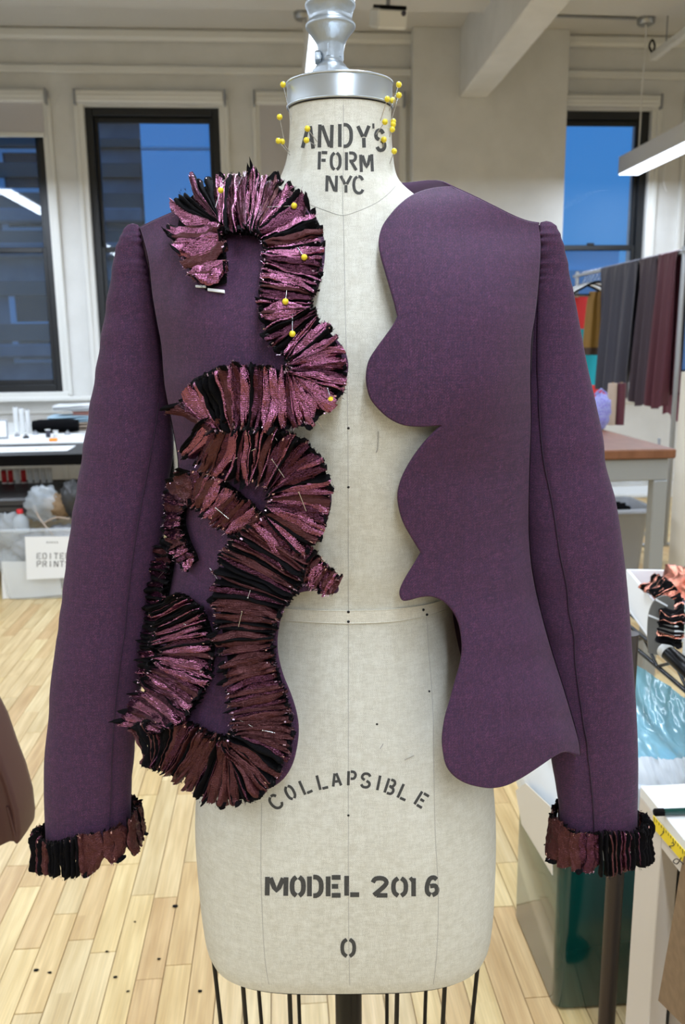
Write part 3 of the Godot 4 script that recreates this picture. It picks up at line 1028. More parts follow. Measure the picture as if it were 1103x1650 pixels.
# stencil letters as strokes in a unit box (x right, y down), gaps left where the stencil is bridged
const GLYPHS := {
	"A": [[[0.0, 1.0], [0.40, 0.06]], [[0.60, 0.06], [1.0, 1.0]], [[0.30, 0.66], [0.70, 0.66]]],
	"N": [[[0.08, 1.0], [0.08, 0.0]], [[0.22, 0.05], [0.80, 0.95]], [[0.92, 1.0], [0.92, 0.0]]],
	"D": [[[0.1, 0.0], [0.1, 1.0]], [[0.36, 0.03], [0.66, 0.06], [0.9, 0.28], [0.9, 0.72], [0.66, 0.94], [0.36, 0.97]]],
	"Y": [[[0.0, 0.0], [0.42, 0.5]], [[1.0, 0.0], [0.58, 0.5]], [[0.5, 0.55], [0.5, 1.0]]],
	"'": [[[0.55, 0.0], [0.4, 0.3]]],
	"S": [[[0.92, 0.2], [0.72, 0.04], [0.3, 0.04], [0.08, 0.2], [0.1, 0.36], [0.38, 0.47]], [[0.58, 0.52], [0.9, 0.64], [0.92, 0.82], [0.7, 0.96], [0.28, 0.96], [0.06, 0.8]]],
	"F": [[[0.12, 0.0], [0.12, 1.0]], [[0.34, 0.05], [0.95, 0.05]], [[0.34, 0.48], [0.8, 0.48]]],
	"O": [[[0.4, 0.03], [0.15, 0.2], [0.08, 0.5], [0.15, 0.8], [0.4, 0.97]], [[0.6, 0.03], [0.85, 0.2], [0.92, 0.5], [0.85, 0.8], [0.6, 0.97]]],
	"R": [[[0.1, 0.0], [0.1, 1.0]], [[0.34, 0.04], [0.75, 0.06], [0.92, 0.25], [0.78, 0.46], [0.36, 0.5]], [[0.55, 0.55], [0.98, 1.0]]],
	"M": [[[0.06, 1.0], [0.06, 0.0]], [[0.2, 0.05], [0.5, 0.72], [0.8, 0.05]], [[0.94, 1.0], [0.94, 0.0]]],
	"C": [[[0.92, 0.24], [0.75, 0.06], [0.52, 0.02]], [[0.42, 0.03], [0.16, 0.18], [0.06, 0.5], [0.16, 0.82], [0.45, 0.97], [0.75, 0.94], [0.92, 0.78]]],
	"L": [[[0.12, 0.0], [0.12, 1.0]], [[0.36, 0.95], [1.0, 0.95]]],
	"P": [[[0.12, 0.0], [0.12, 1.0]], [[0.36, 0.04], [0.75, 0.06], [0.93, 0.27], [0.75, 0.5], [0.36, 0.53]]],
	"I": [[[0.5, 0.0], [0.5, 1.0]]],
	"B": [[[0.1, 0.0], [0.1, 1.0]], [[0.34, 0.04], [0.72, 0.06], [0.86, 0.24], [0.7, 0.46], [0.36, 0.48]], [[0.5, 0.52], [0.8, 0.56], [0.94, 0.74], [0.76, 0.95], [0.34, 0.97]]],
	"E": [[[0.12, 0.0], [0.12, 1.0]], [[0.36, 0.05], [0.96, 0.05]], [[0.36, 0.5], [0.8, 0.5]], [[0.36, 0.95], [0.96, 0.95]]],
	"T": [[[0.0, 0.05], [1.0, 0.05]], [[0.5, 0.1], [0.5, 1.0]]],
	"2": [[[0.08, 0.26], [0.25, 0.06], [0.68, 0.04], [0.9, 0.24], [0.72, 0.5], [0.14, 0.94]], [[0.3, 0.95], [0.96, 0.95]]],
	"0": [[[0.4, 0.03], [0.15, 0.2], [0.08, 0.5], [0.15, 0.8], [0.4, 0.97]], [[0.6, 0.03], [0.85, 0.2], [0.92, 0.5], [0.85, 0.8], [0.6, 0.97]]],
	"1": [[[0.2, 0.16], [0.5, 0.03]], [[0.56, 0.02], [0.56, 1.0]]],
	"6": [[[0.85, 0.12], [0.6, 0.02], [0.28, 0.12], [0.1, 0.5], [0.16, 0.84], [0.44, 0.97]], [[0.56, 0.97], [0.86, 0.84], [0.92, 0.64], [0.74, 0.46], [0.34, 0.5]]],
}

# one glyph drawn in a frame: centre, size, turn (all in pixels) and stroke width; spot() puts a pixel on its surface
func glyph(st: SurfaceTool, ch: String, c: Vector2, size: Vector2, turn: float, wide: float, spot: Callable) -> void:
	for stroke in GLYPHS[ch]:
		var pts := []
		for p in stroke:
			pts.append(c + (Vector2(p[0] - 0.5, p[1] - 0.5) * size).rotated(turn))
		if pts.size() > 2:
			pts = bez(pts, 3)
		var fine := [pts[0]]
		for i in pts.size() - 1:
			var m: int = maxi(1, int(pts[i].distance_to(pts[i + 1]) / 4.0))
			for k in m:
				fine.append(pts[i].lerp(pts[i + 1], float(k + 1) / m))
		var l := []
		var r := []
		for i in fine.size():
			var t: Vector2 = (fine[mini(i + 1, fine.size() - 1)] - fine[maxi(i - 1, 0)]).normalized()
			var n := t.orthogonal() * wide / 2.0
			l.append(spot.call(fine[i] + n))
			r.append(spot.call(fine[i] - n))
		sheet(st, [l, r])

func build_letters(root: Node3D) -> void:
	var spot := func(q: Vector2) -> Vector3: return on_form(q.x, q.y, 0.00025)
	var lines := [
		["ink_andys", [["A", 497, 220, 17, 38, 0.06], ["N", 524.5, 219.5, 23, 37, 0.03], ["D", 556, 218.5, 22, 37, 0], ["Y", 585.5, 220.5, 18, 35, -0.03], ["S", 612, 226, 14, 34, -0.1]], 5.8],
		["ink_mark", [["'", 602, 213, 4, 28, -0.1]], 3.4],
		["ink_form", [["F", 520, 259, 15, 29, 0.03], ["O", 540.5, 260, 17, 29, 0], ["R", 565, 260, 18, 29, 0], ["M", 590, 263, 20, 28, -0.04]], 5.0],
		["ink_nyc", [["N", 534, 296, 18, 26, 0.03], ["Y", 557, 297, 17, 27, 0], ["C", 577, 298, 17, 28, -0.03]], 4.8],
		["ink_collapsible", [["C", 443.8, 1292, 17, 24, -0.75], ["O", 467.4, 1276.8, 14, 24, -0.5], ["L", 492, 1267, 15, 24, -0.42], ["L", 518.5, 1259.5, 15, 24, -0.25], ["A", 541.4, 1255.5, 13, 22, -0.14], ["P", 566.4, 1254, 14, 23, 0.03], ["S", 589, 1257.5, 15, 23, 0.12], ["I", 609.8, 1261.3, 10, 24, 0.2], ["B", 628.6, 1267.4, 15, 24, 0.32], ["L", 650.3, 1276.4, 15, 24, 0.42], ["E", 678.6, 1288.6, 16, 24, 0.55]], 4.4],
		["ink_model", [["M", 445.5, 1428, 34, 30, 0.02], ["O", 479.5, 1428, 22, 32, 0], ["D", 507.5, 1428, 23, 32, 0], ["E", 537.5, 1428, 24, 32, 0], ["L", 567, 1427, 23, 32, 0]], 7.8],
		["ink_year", [["2", 611.5, 1429, 27, 30, 0], ["0", 643.5, 1429, 24, 30, 0], ["1", 665, 1429, 16, 30, 0], ["6", 695.5, 1428, 20, 30, 0.05]], 7.4],
		["ink_size", [["0", 560.7, 1527, 23, 29, 0]], 6.2],
	]
	for l in lines:
		var st := st_new()
		for g in l[1]:
			glyph(st, g[0], Vector2(g[1], g[2]), Vector2(g[3], g[4]), g[5], l[2], spot)
		commit("stencil_lettering", st, M.ink, root)

# ------------------------------------------------------------------ the jacket
# depth of the front, row by row (rows are image rows of the garment; form axes)
const Z_MID := [[270, 0.0], [290, 0.022], [300, 0.032], [315, 0.050], [330, 0.063], [360, 0.078], [400, 0.092], [450, 0.105], [500, 0.115], [560, 0.123], [620, 0.127], [690, 0.127], [800, 0.121], [900, 0.115], [1000, 0.119], [1100, 0.130], [1200, 0.142], [1280, 0.149], [1420, 0.152]]
const Z_SIDE := [[270, 0.0], [358, 0.002], [420, 0.03], [500, 0.043], [600, 0.047], [700, 0.045], [850, 0.045], [950, 0.05], [1050, 0.06], [1150, 0.073], [1220, 0.078], [1420, 0.08]]
const W_RIGHT := [[270, 305], [360, 317], [500, 314], [700, 304], [850, 302], [950, 313], [1050, 340], [1150, 370], [1200, 383], [1280, 390], [1420, 392]]
const W_LEFT := [[270, 315], [366, 328], [470, 310], [600, 290], [730, 268], [850, 270], [960, 290], [1080, 310], [1160, 322], [1260, 322], [1420, 322]]
var rows_z := []

func front_z(q: Vector2) -> float:
	if rows_z.is_empty():
		for y in range(250, 1451):
			rows_z.append([table_at(Z_MID, y, 1), table_at(Z_SIDE, y, 1), table_at(W_LEFT, y, 1), table_at(W_RIGHT, y, 1)])
	var f := clampf(q.y - 250.0, 0.0, 1199.0)
	var i := int(f)
	var k := f - i
	var a: Array = rows_z[i]
	var b: Array = rows_z[i + 1]
	var col := 2 if q.x < 551.0 else 3
	var u := minf(absf(q.x - 551.0) / lerpf(a[col], b[col], k), 1.15)
	var m := lerpf(a[0], b[0], k)
	var over := smoothstep(0.86, 1.04, u)     # the side rolls under towards the sleeve
	return m - (m - lerpf(a[1], b[1], k)) * pow(u, 3.0 + 3.0 * smoothstep(365.0, 520.0, q.y) * smoothstep(780.0, 600.0, q.y)) - lerpf(0.001, 0.026, smoothstep(650.0, 950.0, q.y)) * over * over + 0.0007 * sin(q.x * 0.021 + q.y * 0.013) * sin(q.y * 0.017 - q.x * 0.008)

func on_jacket(q: Vector2) -> Vector3:
	return lz(q.x, q.y, front_z(q))

func jacket_n(q: Vector2) -> Vector3:
	var p := on_jacket(q)
	return (on_jacket(q + Vector2(0, -1.5)) - p).cross(on_jacket(q + Vector2(-1.5, 0)) - p).normalized()

const RIGHT_EDGE := [
	[[726.8, 298], [705, 299.5], [683, 304], [661.5, 313], [643.4, 327], [627, 345.3], [614.4, 365.2], [609.7, 388.8], [612.6, 410.5], [619.8, 436], [627, 461.3], [634.3, 486.7], [639.6, 509]],
	[[639.6, 509], [632.5, 523], [619.8, 541], [605.3, 561], [593.4, 581], [589.4, 602.8], [590.1, 621], [596.3, 642.6], [610.8, 661], [628.9, 676.3], [650.7, 686], [676, 688.6], [697.8, 687.6], [711, 686.6]],
	[[711, 686.6], [699.6, 696.2], [679.7, 718], [661.5, 743.4], [647, 770.6], [640.5, 796], [642, 817.7], [648.8, 841.3], [661.5, 864.8], [678, 891]],
	[[678, 891], [668.8, 906.5], [655, 928.3], [645.6, 946.4], [643.8, 959], [648.8, 968.2], [659.7, 967.8], [676, 963.5], [694.2, 962], [712.3, 968.2], [726.8, 981], [737.7, 999], [743.3, 1022], [745, 1048], [741.3, 1071], [734.1, 1096], [725, 1128.6], [716.7, 1157.6], [712.3, 1190.2], [714.5, 1215.6], [719.6, 1235.6], [732.3, 1252], [752.2, 1263.8], [777.6, 1270], [795.7, 1271], [817.5, 1266.4], [842.9, 1253.7], [868.2, 1237.4], [893.6, 1220], [910, 1212.5], [922.6, 1214.5], [936, 1219]],
	[[936, 1219], [933.5, 1195], [921, 1150], [906, 1100], [890, 1050], [876, 1000], [864, 950], [856.5, 905], [853, 850], [854, 760], [856.6, 679], [855.6, 606], [857.4, 548], [862.8, 512], [868, 468.6], [871, 425], [872, 385], [868, 358]],
	[[868, 358], [850, 355], [828.4, 347], [795.7, 330.8], [763, 314.5], [726.8, 298]]]
const LEFT_EDGE := [
	[[440, 297], [460, 303], [485, 318], [507, 345], [520, 375], [523.5, 400], [521, 430], [513, 460], [501, 484], [498.5, 503]],
	[[498.5, 503], [514, 520], [536, 540], [553, 560], [561, 585], [558, 610], [548, 637], [530, 658], [508, 674], [482, 684.5], [452, 689]],
	[[452, 689], [475, 703], [500, 725], [518, 752], [530, 780], [534, 806], [529, 832], [517, 857], [498, 884]],
	[[498, 884], [512, 904], [530, 926], [545, 946], [540, 957], [515, 953], [490, 954], [472, 962], [457.5, 980.8], [448.4, 1013], [446.6, 1046], [453.9, 1082], [468.4, 1118.6], [477.4, 1147.6], [481, 1176.6], [477.4, 1209], [468.4, 1238], [450, 1262], [420, 1276], [385, 1272], [340, 1250], [300, 1228], [262, 1214], [240, 1212]],
	[[240, 1212], [233, 1180], [238, 1120], [248, 1040], [262, 960], [275, 880], [283, 800], [286, 755], [283.5, 727], [274.4, 676], [265, 632], [261.5, 603], [257.9, 556.5], [250.6, 516.6], [243.4, 473], [237.9, 422], [230.7, 390], [223.4, 366]],
	[[223.4, 366], [248.8, 353.4], [277.8, 340.7], [310, 326], [343, 310], [372, 298], [392, 292], [415, 293], [440, 297]]]

func outline(segs: Array, per := 4) -> PackedVector2Array:
	var out := PackedVector2Array()
	for s in segs:
		var v: Array = s.map(func(p): return Vector2(p[0], p[1]))
		var b := bez(v, per)
		b.pop_back()
		for p in b:
			out.append(p)
	return out

func front_panel(called: String, segs: Array, parent: Node) -> MeshInstance3D:
	var poly := outline(segs)
	var n := poly.size()
	var area := 0.0
	for i in n:
		area += poly[i].cross(poly[(i + 1) % n])
	var sg := signf(area)
	var roll := 3.2          # px of rounded edge
	var half := 0.0019       # half the cloth's thickness
	var nin := []
	for i in n:
		var t := (poly[(i + 1) % n] - poly[(i + n - 1) % n]).normalized()
		nin.append(Vector2(-t.y, t.x) * sg)
	var inner := PackedVector2Array()
	for i in n:
		inner.append(poly[i] + nin[i] * roll)
	var st := st_new()
	var cache := {}
	var vtx := func(q: Vector2, drop: float, nrm: Vector3, flip: bool):
		var key := q.snapped(Vector2(0.01, 0.01))
		if not cache.has(key):
			cache[key] = [on_jacket(q), jacket_n(q)]
		var c: Array = cache[key]
		st.set_normal(nrm if nrm != Vector3.ZERO else (-c[1] if flip else c[1]))
		st.add_vertex(c[0] - c[1] * drop)
	var cell := 8.0
	var lo := inner[0]
	var hi := inner[0]
	for p in inner:
		lo = lo.min(p)
		hi = hi.max(p)
	lo = (lo / cell).floor() * cell
	var marked := {}
	for i in n:
		var a := (inner[i] - lo) / cell
		var b := (inner[(i + 1) % n] - lo) / cell
		for cx in range(int(minf(a.x, b.x) - 0.01), int(maxf(a.x, b.x) + 0.01) + 1):
			for cy in range(int(minf(a.y, b.y) - 0.01), int(maxf(a.y, b.y) + 0.01) + 1):
				marked[Vector2i(cx, cy)] = true
	for cx in int((hi.x - lo.x) / cell) + 1:
		for cy in int((hi.y - lo.y) / cell) + 1:
			var o := lo + Vector2(cx, cy) * cell
			var sq := PackedVector2Array([o, o + Vector2(cell, 0), o + Vector2(cell, cell), o + Vector2(0, cell)])
			var parts := []
			if marked.has(Vector2i(cx, cy)):
				parts = Geometry2D.intersect_polygons(sq, inner)
			elif Geometry2D.is_point_in_polygon(o + Vector2(cell, cell) / 2.0, inner):
				parts = [sq]
			for pp in parts:
				var idx := PackedInt32Array([0, 1, 2, 0, 2, 3]) if pp.size() == 4 and pp == sq else Geometry2D.triangulate_polygon(pp)
				for k in range(0, idx.size(), 3):
					var turn: float = (pp[idx[k + 1]] - pp[idx[k]]).cross(pp[idx[k + 2]] - pp[idx[k]])
					for j in ([0, 1, 2] if turn > 0 else [0, 2, 1]):
						vtx.call(pp[idx[k + j]], 0.0, Vector3.ZERO, false)
					for j in ([0, 2, 1] if turn > 0 else [0, 1, 2]):
						vtx.call(pp[idx[k + j]], half * 2.0, Vector3.ZERO, true)
	var prev := []
	for s in 9:
		var th := PI * s / 8.0
		var row := []
		for i in n:
			var q: Vector2 = poly[i] + nin[i] * roll * (1.0 - sin(th))
			var N := jacket_n(poly[i] + nin[i] * roll)
			var out3 := (on_jacket(poly[i]) - on_jacket(poly[i] + nin[i] * 4.0)).normalized()
			row.append([on_jacket(q) - N * half * (1.0 - cos(th)), (N * cos(th) + out3 * sin(th)).normalized()])
		if s > 0:
			for i in n:
				var i2 := (i + 1) % n
				for v in ([prev[i], row[i], row[i2], prev[i], row[i2], prev[i2]] if sg > 0 else [prev[i], row[i2], row[i], prev[i], prev[i2], row[i2]]):
					st.set_normal(v[1])
					st.add_vertex(v[0])
		prev = row
	return put(called, st.commit(), M.wool, parent)

const SLEEVE_R := [[358, 870, 888, 0.0, 0.35], [366, 866, 897, 0.0, 0.5], [380, 862, 903, 0.0, 0.62], [400, 860, 909, -0.002, 0.68], [430, 858, 915, -0.004, 0.7], [470, 856, 923, -0.005, 0.7], [527, 850, 933.5, -0.006, 0.7], [588, 846, 944.5, -0.006, 0.7], [653, 838, 959, -0.006, 0.7], [731, 832, 972, -0.005, 0.7], [807, 833, 990, -0.003, 0.68], [891, 840, 1002.5, 0.0, 0.66], [978, 852, 1011.5, 0.002, 0.64], [1049, 866, 1016.5, 0.006, 0.63], [1132, 874, 1022.5, 0.010, 0.62], [1206, 882, 1025.8, 0.014, 0.62], [1269, 891, 1026, 0.018, 0.62], [1313, 896.4, 1025, 0.02, 0.62], [1345, 899, 1025, 0.02, 0.62]]
const SLEEVE_L := [[362, 206, 222, 0.0, 0.35], [372, 198, 228, 0.0, 0.5], [385, 192, 233, 0.0, 0.62], [400, 186, 238, -0.002, 0.68], [440, 180, 248, -0.004, 0.7], [495, 171, 258, -0.006, 0.7], [553, 162, 268, -0.006, 0.7], [604, 154, 275, -0.006, 0.7], [665, 144, 282, -0.006, 0.7], [728, 134, 284, -0.005, 0.7], [786, 125, 276, -0.003, 0.69], [832, 117, 272, 0.0, 0.68], [900, 108, 265, 0.002, 0.66], [954, 102, 256, 0.004, 0.65], [1000, 96, 249, 0.006, 0.64], [1035, 91, 245, 0.008, 0.63], [1132, 80.6, 230, 0.012, 0.62], [1213, 73, 221, 0.016, 0.62], [1268, 72, 216, 0.02, 0.62], [1310, 73, 215, 0.022, 0.62], [1345, 74.6, 214, 0.024, 0.62], [1362, 75, 214, 0.024, 0.62]]
const SEAM_R := [[358, 868], [600, 858], [700, 861], [738, 864.6], [796, 875.5], [879, 888], [955, 901], [1021, 912], [1143, 926], [1190, 933.5], [1219, 937], [1310, 945], [1360, 950]]
const SEAM_L := [[358, 224], [560, 262], [650, 263.8], [740, 251.6], [805, 239.3], [873, 228.4], [954, 217.6], [1000, 213.5], [1069, 203.6], [1154, 195], [1226, 191], [1306, 188], [1370, 185]]

func sleeve_row(tab: Array, py: float) -> Array:      # [centre, half width, half depth]
	var a := table_at(tab, py, 1)
	var b := table_at(tab, py, 2)
	var c := lz((a + b) / 2.0, py, table_at(tab, py, 3))
	var w := lz(b, py, c.z).distance_to(lz(a, py, c.z)) / 2.0
	return [c, w, w * table_at(tab, py, 4)]

func sleeve(tab: Array, seam: Array, side: float, y_end: float, parent: Node) -> MeshInstance3D:
	# side +1: inner edge at smaller x (viewer's right sleeve); -1: inner edge at larger x
	var top := []
	var under := []
	var y: float = tab[0][0]
	while y <= y_end:
		var r := sleeve_row(tab, y)
		var a: float = table_at(tab, y, 1)
		var b: float = table_at(tab, y, 2)
		var xs := table_at(seam, y, 1)
		var rel: float = clampf((xs - (a + b) / 2.0) / ((b - a) / 2.0) * -side, -1.0, 0.985)
		var th_s := acos(rel)
		var row := []
		for k in 49:
			var th: float = th_s + (TAU - 0.5 - th_s) * k / 48.0
			var lip := 1.0 - 0.05 * exp(-pow((th - th_s) / 0.05, 2.0))
			# eased fullness gathered into the sleeve head
			var puck := 0.0016 * sin(y * 0.42 + 1.5 * sin(y * 0.1)) * exp(-(th - th_s) * 2.2) * smoothstep(480.0, 440.0, y) * smoothstep(366.0, 384.0, y)
			row.append(r[0] + Vector3(-side * cos(th) * (r[1] * lip + puck), 0, sin(th) * (r[2] * lip + puck)))
		top.append(row)
		row = []
		for k in 17:
			var th: float = TAU - 0.56 + (th_s + 0.56 + 0.05) * k / 16.0
			row.append(r[0] + Vector3(-side * cos(th) * (r[1] - 0.0032), 0, sin(th) * (r[2] - 0.0032)))
		under.append(row)
		y += 2.0 if y < 400 else (4.0 if y < 480 else 8.0)
	var st := st_new()
	sheet(st, top)
	var c0: Vector3 = Vector3.ZERO
	for p in top[0]:
		c0 += p / top[0].size()
	for k in top[0].size() - 1:
		tri(st, c0 + Vector3(0, 0.0012, 0), top[0][k + 1], top[0][k])
	# turned-in sleeve end
	var inn: Array = top[-1].map(func(p): return p + (sleeve_row(tab, y_end)[0] - p) * 0.05 + Vector3(0, 0.03, 0))
	sheet(st, [top[-1], inn])
	var s := commit("sleeve", st, M.wool, parent)
	st = st_new()
	sheet(st, under)
	commit("under_sleeve", st, M.wool, s)
	st = st_new()
	tube(st, top.filter(func(row): return row[0].y < lz(551, 640, 0.0).y).map(func(row): return row[0]), 0.0006, 6)
	commit("seam", st, M.thread_purple, s)
	return s

func build_jacket() -> void:
	var root := form_thing("jacket", "purple heathered wool jacket with scalloped open front, worn by the dress form", "jacket")
	front_panel("front_panel", RIGHT_EDGE, root)
	front_panel("front_panel", LEFT_EDGE, root)
	sleeve(SLEEVE_R, SEAM_R, 1.0, 1345.0, root)
	sleeve(SLEEVE_L, SEAM_L, -1.0, 1360.0, root)
	# shoulder line round the back of the neck, and the back
	var line := []
	for p in [[223.4, 366], [248.8, 353.4], [277.8, 340.7], [310, 326], [343, 310], [372, 298], [392, 292]]:
		line.append(on_jacket(Vector2(p[0], p[1])) - Vector3(0, 0, 0.002))
	for p in [[432, 293, -0.02], [470, 291, -0.05], [551, 291, -0.068], [630, 295, -0.055], [660, 294, -0.040], [690, 290.5, -0.015], [712, 292, 0.008]]:
		line.append(lz(p[0], p[1], p[2]))
	for p in [[726.8, 298], [763, 314.5], [795.7, 330.8], [828.4, 347], [850, 355], [868, 358]]:
		line.append(on_jacket(Vector2(p[0], p[1])) - Vector3(0, 0, 0.002))
	line = bez(line, 3)
	var ls: Array = LEFT_EDGE[4].duplicate()
	ls.reverse()
	var lside := bez(ls.map(func(p): return on_jacket(Vector2(p[0], p[1])) - Vector3(0, 0, 0.002)), 4)
	var rs: Array = RIGHT_EDGE[4].duplicate()
	rs.reverse()
	var rside := bez(rs.map(func(p): return on_jacket(Vector2(p[0], p[1])) - Vector3(0, 0, 0.002)), 4)
	var pick := func(a: Array, t: float) -> Vector3:
		var f := clampf(t, 0, 1) * (a.size() - 1)
		var i := mini(int(f), a.size() - 2)
		return a[i].lerp(a[i + 1], f - i)
	for inside in [false, true]:
		var rows := []
		for j in 41:
			var t := pow(j / 40.0, 1.6)
			var row := []
			var l: Vector3 = pick.call(lside, t)
			var r: Vector3 = pick.call(rside, t)
			for i in 49:
				var phi := PI * i / 48.0
				var s := 0.5 - 0.5 * cos(phi)
				var p := l.lerp(r, s)
				p += (pick.call(line, s) - lside[0].lerp(rside[0], s)) * pow(1.0 - t, 5.0)
				var deep := 0.165 * smoothstep(0.0, 0.16, t) * pow(sin(phi), 0.75)
				p.z -= deep
				if inside:
					p += Vector3(-(s - 0.5) * 0.012, -0.001, 0.004)
				row.append(p)
			rows.append(row)
		var st := st_new()
		sheet(st, rows)
		commit("lining" if inside else "back_panel", st, M.lining if inside else M.wool, root)
		if not inside:
			st = st_new()
			tube(st, rows[0].map(func(p): return p - Vector3(0, 0.0008, 0)), 0.0011, 8)
			commit("neck_edge", st, M.wool, root)
	# underarm gussets close the armholes between body and sleeve
	for side in [[LEFT_EDGE[4], SLEEVE_L, -1.0], [RIGHT_EDGE[4], SLEEVE_R, 1.0]]:
		var tab := []
		for p in side[0]:
			tab.append([float(p[1]), float(p[0])])
		tab.sort_custom(func(p, q): return p[0] < q[0])
		var rows := []
		for k in 46:
			var y := 367.0 + k * 6.0
			var a := on_jacket(Vector2(table_at(tab, y, 1), y)) - Vector3(0, 0, 0.0035)
			var sr := sleeve_row(side[1], y)
			var row := [a + Vector3(side[2] * -0.004, 0, -0.001)]
			for j in 6:
				var th := 0.35 - 0.5 * j
				row.append(sr[0] + Vector3(-side[2] * cos(th) * (sr[1] - 0.003), 0, sin(th) * (sr[2] - 0.003)))
			rows.append(row)
		var st := st_new()
		sheet(st, rows)
		commit("gusset", st, M.wool, root)
	# pleated cuffs
	cuff(root, Vector2(146, 1345), Vector2(143, 1398), 78, 0.0, SLEEVE_L, 1356.0, -0.24, true)
	cuff(root, Vector2(968, 1316), Vector2(970, 1386), 74, 0.0, SLEEVE_R, 1345.0, 0.0, false)

# a band of pleats round the end of a sleeve
func cuff(root: Node3D, _a: Vector2, _b: Vector2, half_px: float, _z: float, tab: Array, py: float, tilt: float, dark_left: bool) -> void:
	var part := Node3D.new()
	part.name = "cuff_ruffle"
	root.add_child(part, true)
	part.set_meta("label", "pleated metallic cuff ruffle")
	var r := sleeve_row(tab, py)
	var w: float = r[1] + 0.003
	var d: float = r[2] + 0.003
	var fr := []
	var th := 0.0
	var e := RandomNumberGenerator.new()
	e.seed = 7 if dark_left else 8
	var c: Vector3 = r[0] + Vector3(0, 0.008 if dark_left else 0.001, 0)
	var step := 0.0
	while th < TAU - 0.02:
		var p := Vector3(cos(th) * w, cos(th) * w * -tilt, sin(th) * d)
		var tn := Vector3(-sin(th) * w, sin(th) * w * tilt, cos(th) * d).normalized()
		var n := Vector3(cos(th) / w, 0, sin(th) / d).normalized()
		var x := cos(th) * (-1.0 if dark_left else 1.0)      # towards the dark end
		var dark := smoothstep(-0.35, 0.15, x)
		var up := (Vector3.UP + n * -0.08).normalized() * (0.0205 + (0.0 if dark_left else 0.002)) * (1.0 + 0.10 * sin(th * 5.0))
		fr.append([c + p + n * 0.0015, up, n, dark])
		step = (0.0042 if dark > 0.5 else 0.0085) * e.randf_range(0.8, 1.25)
		th += step / Vector3(-sin(th) * w, 0, cos(th) * d).length()
	fr.append(fr[0])
	pleats(part, fr, 0.0058, 0.002, 0.0007, e, true, 0.72)

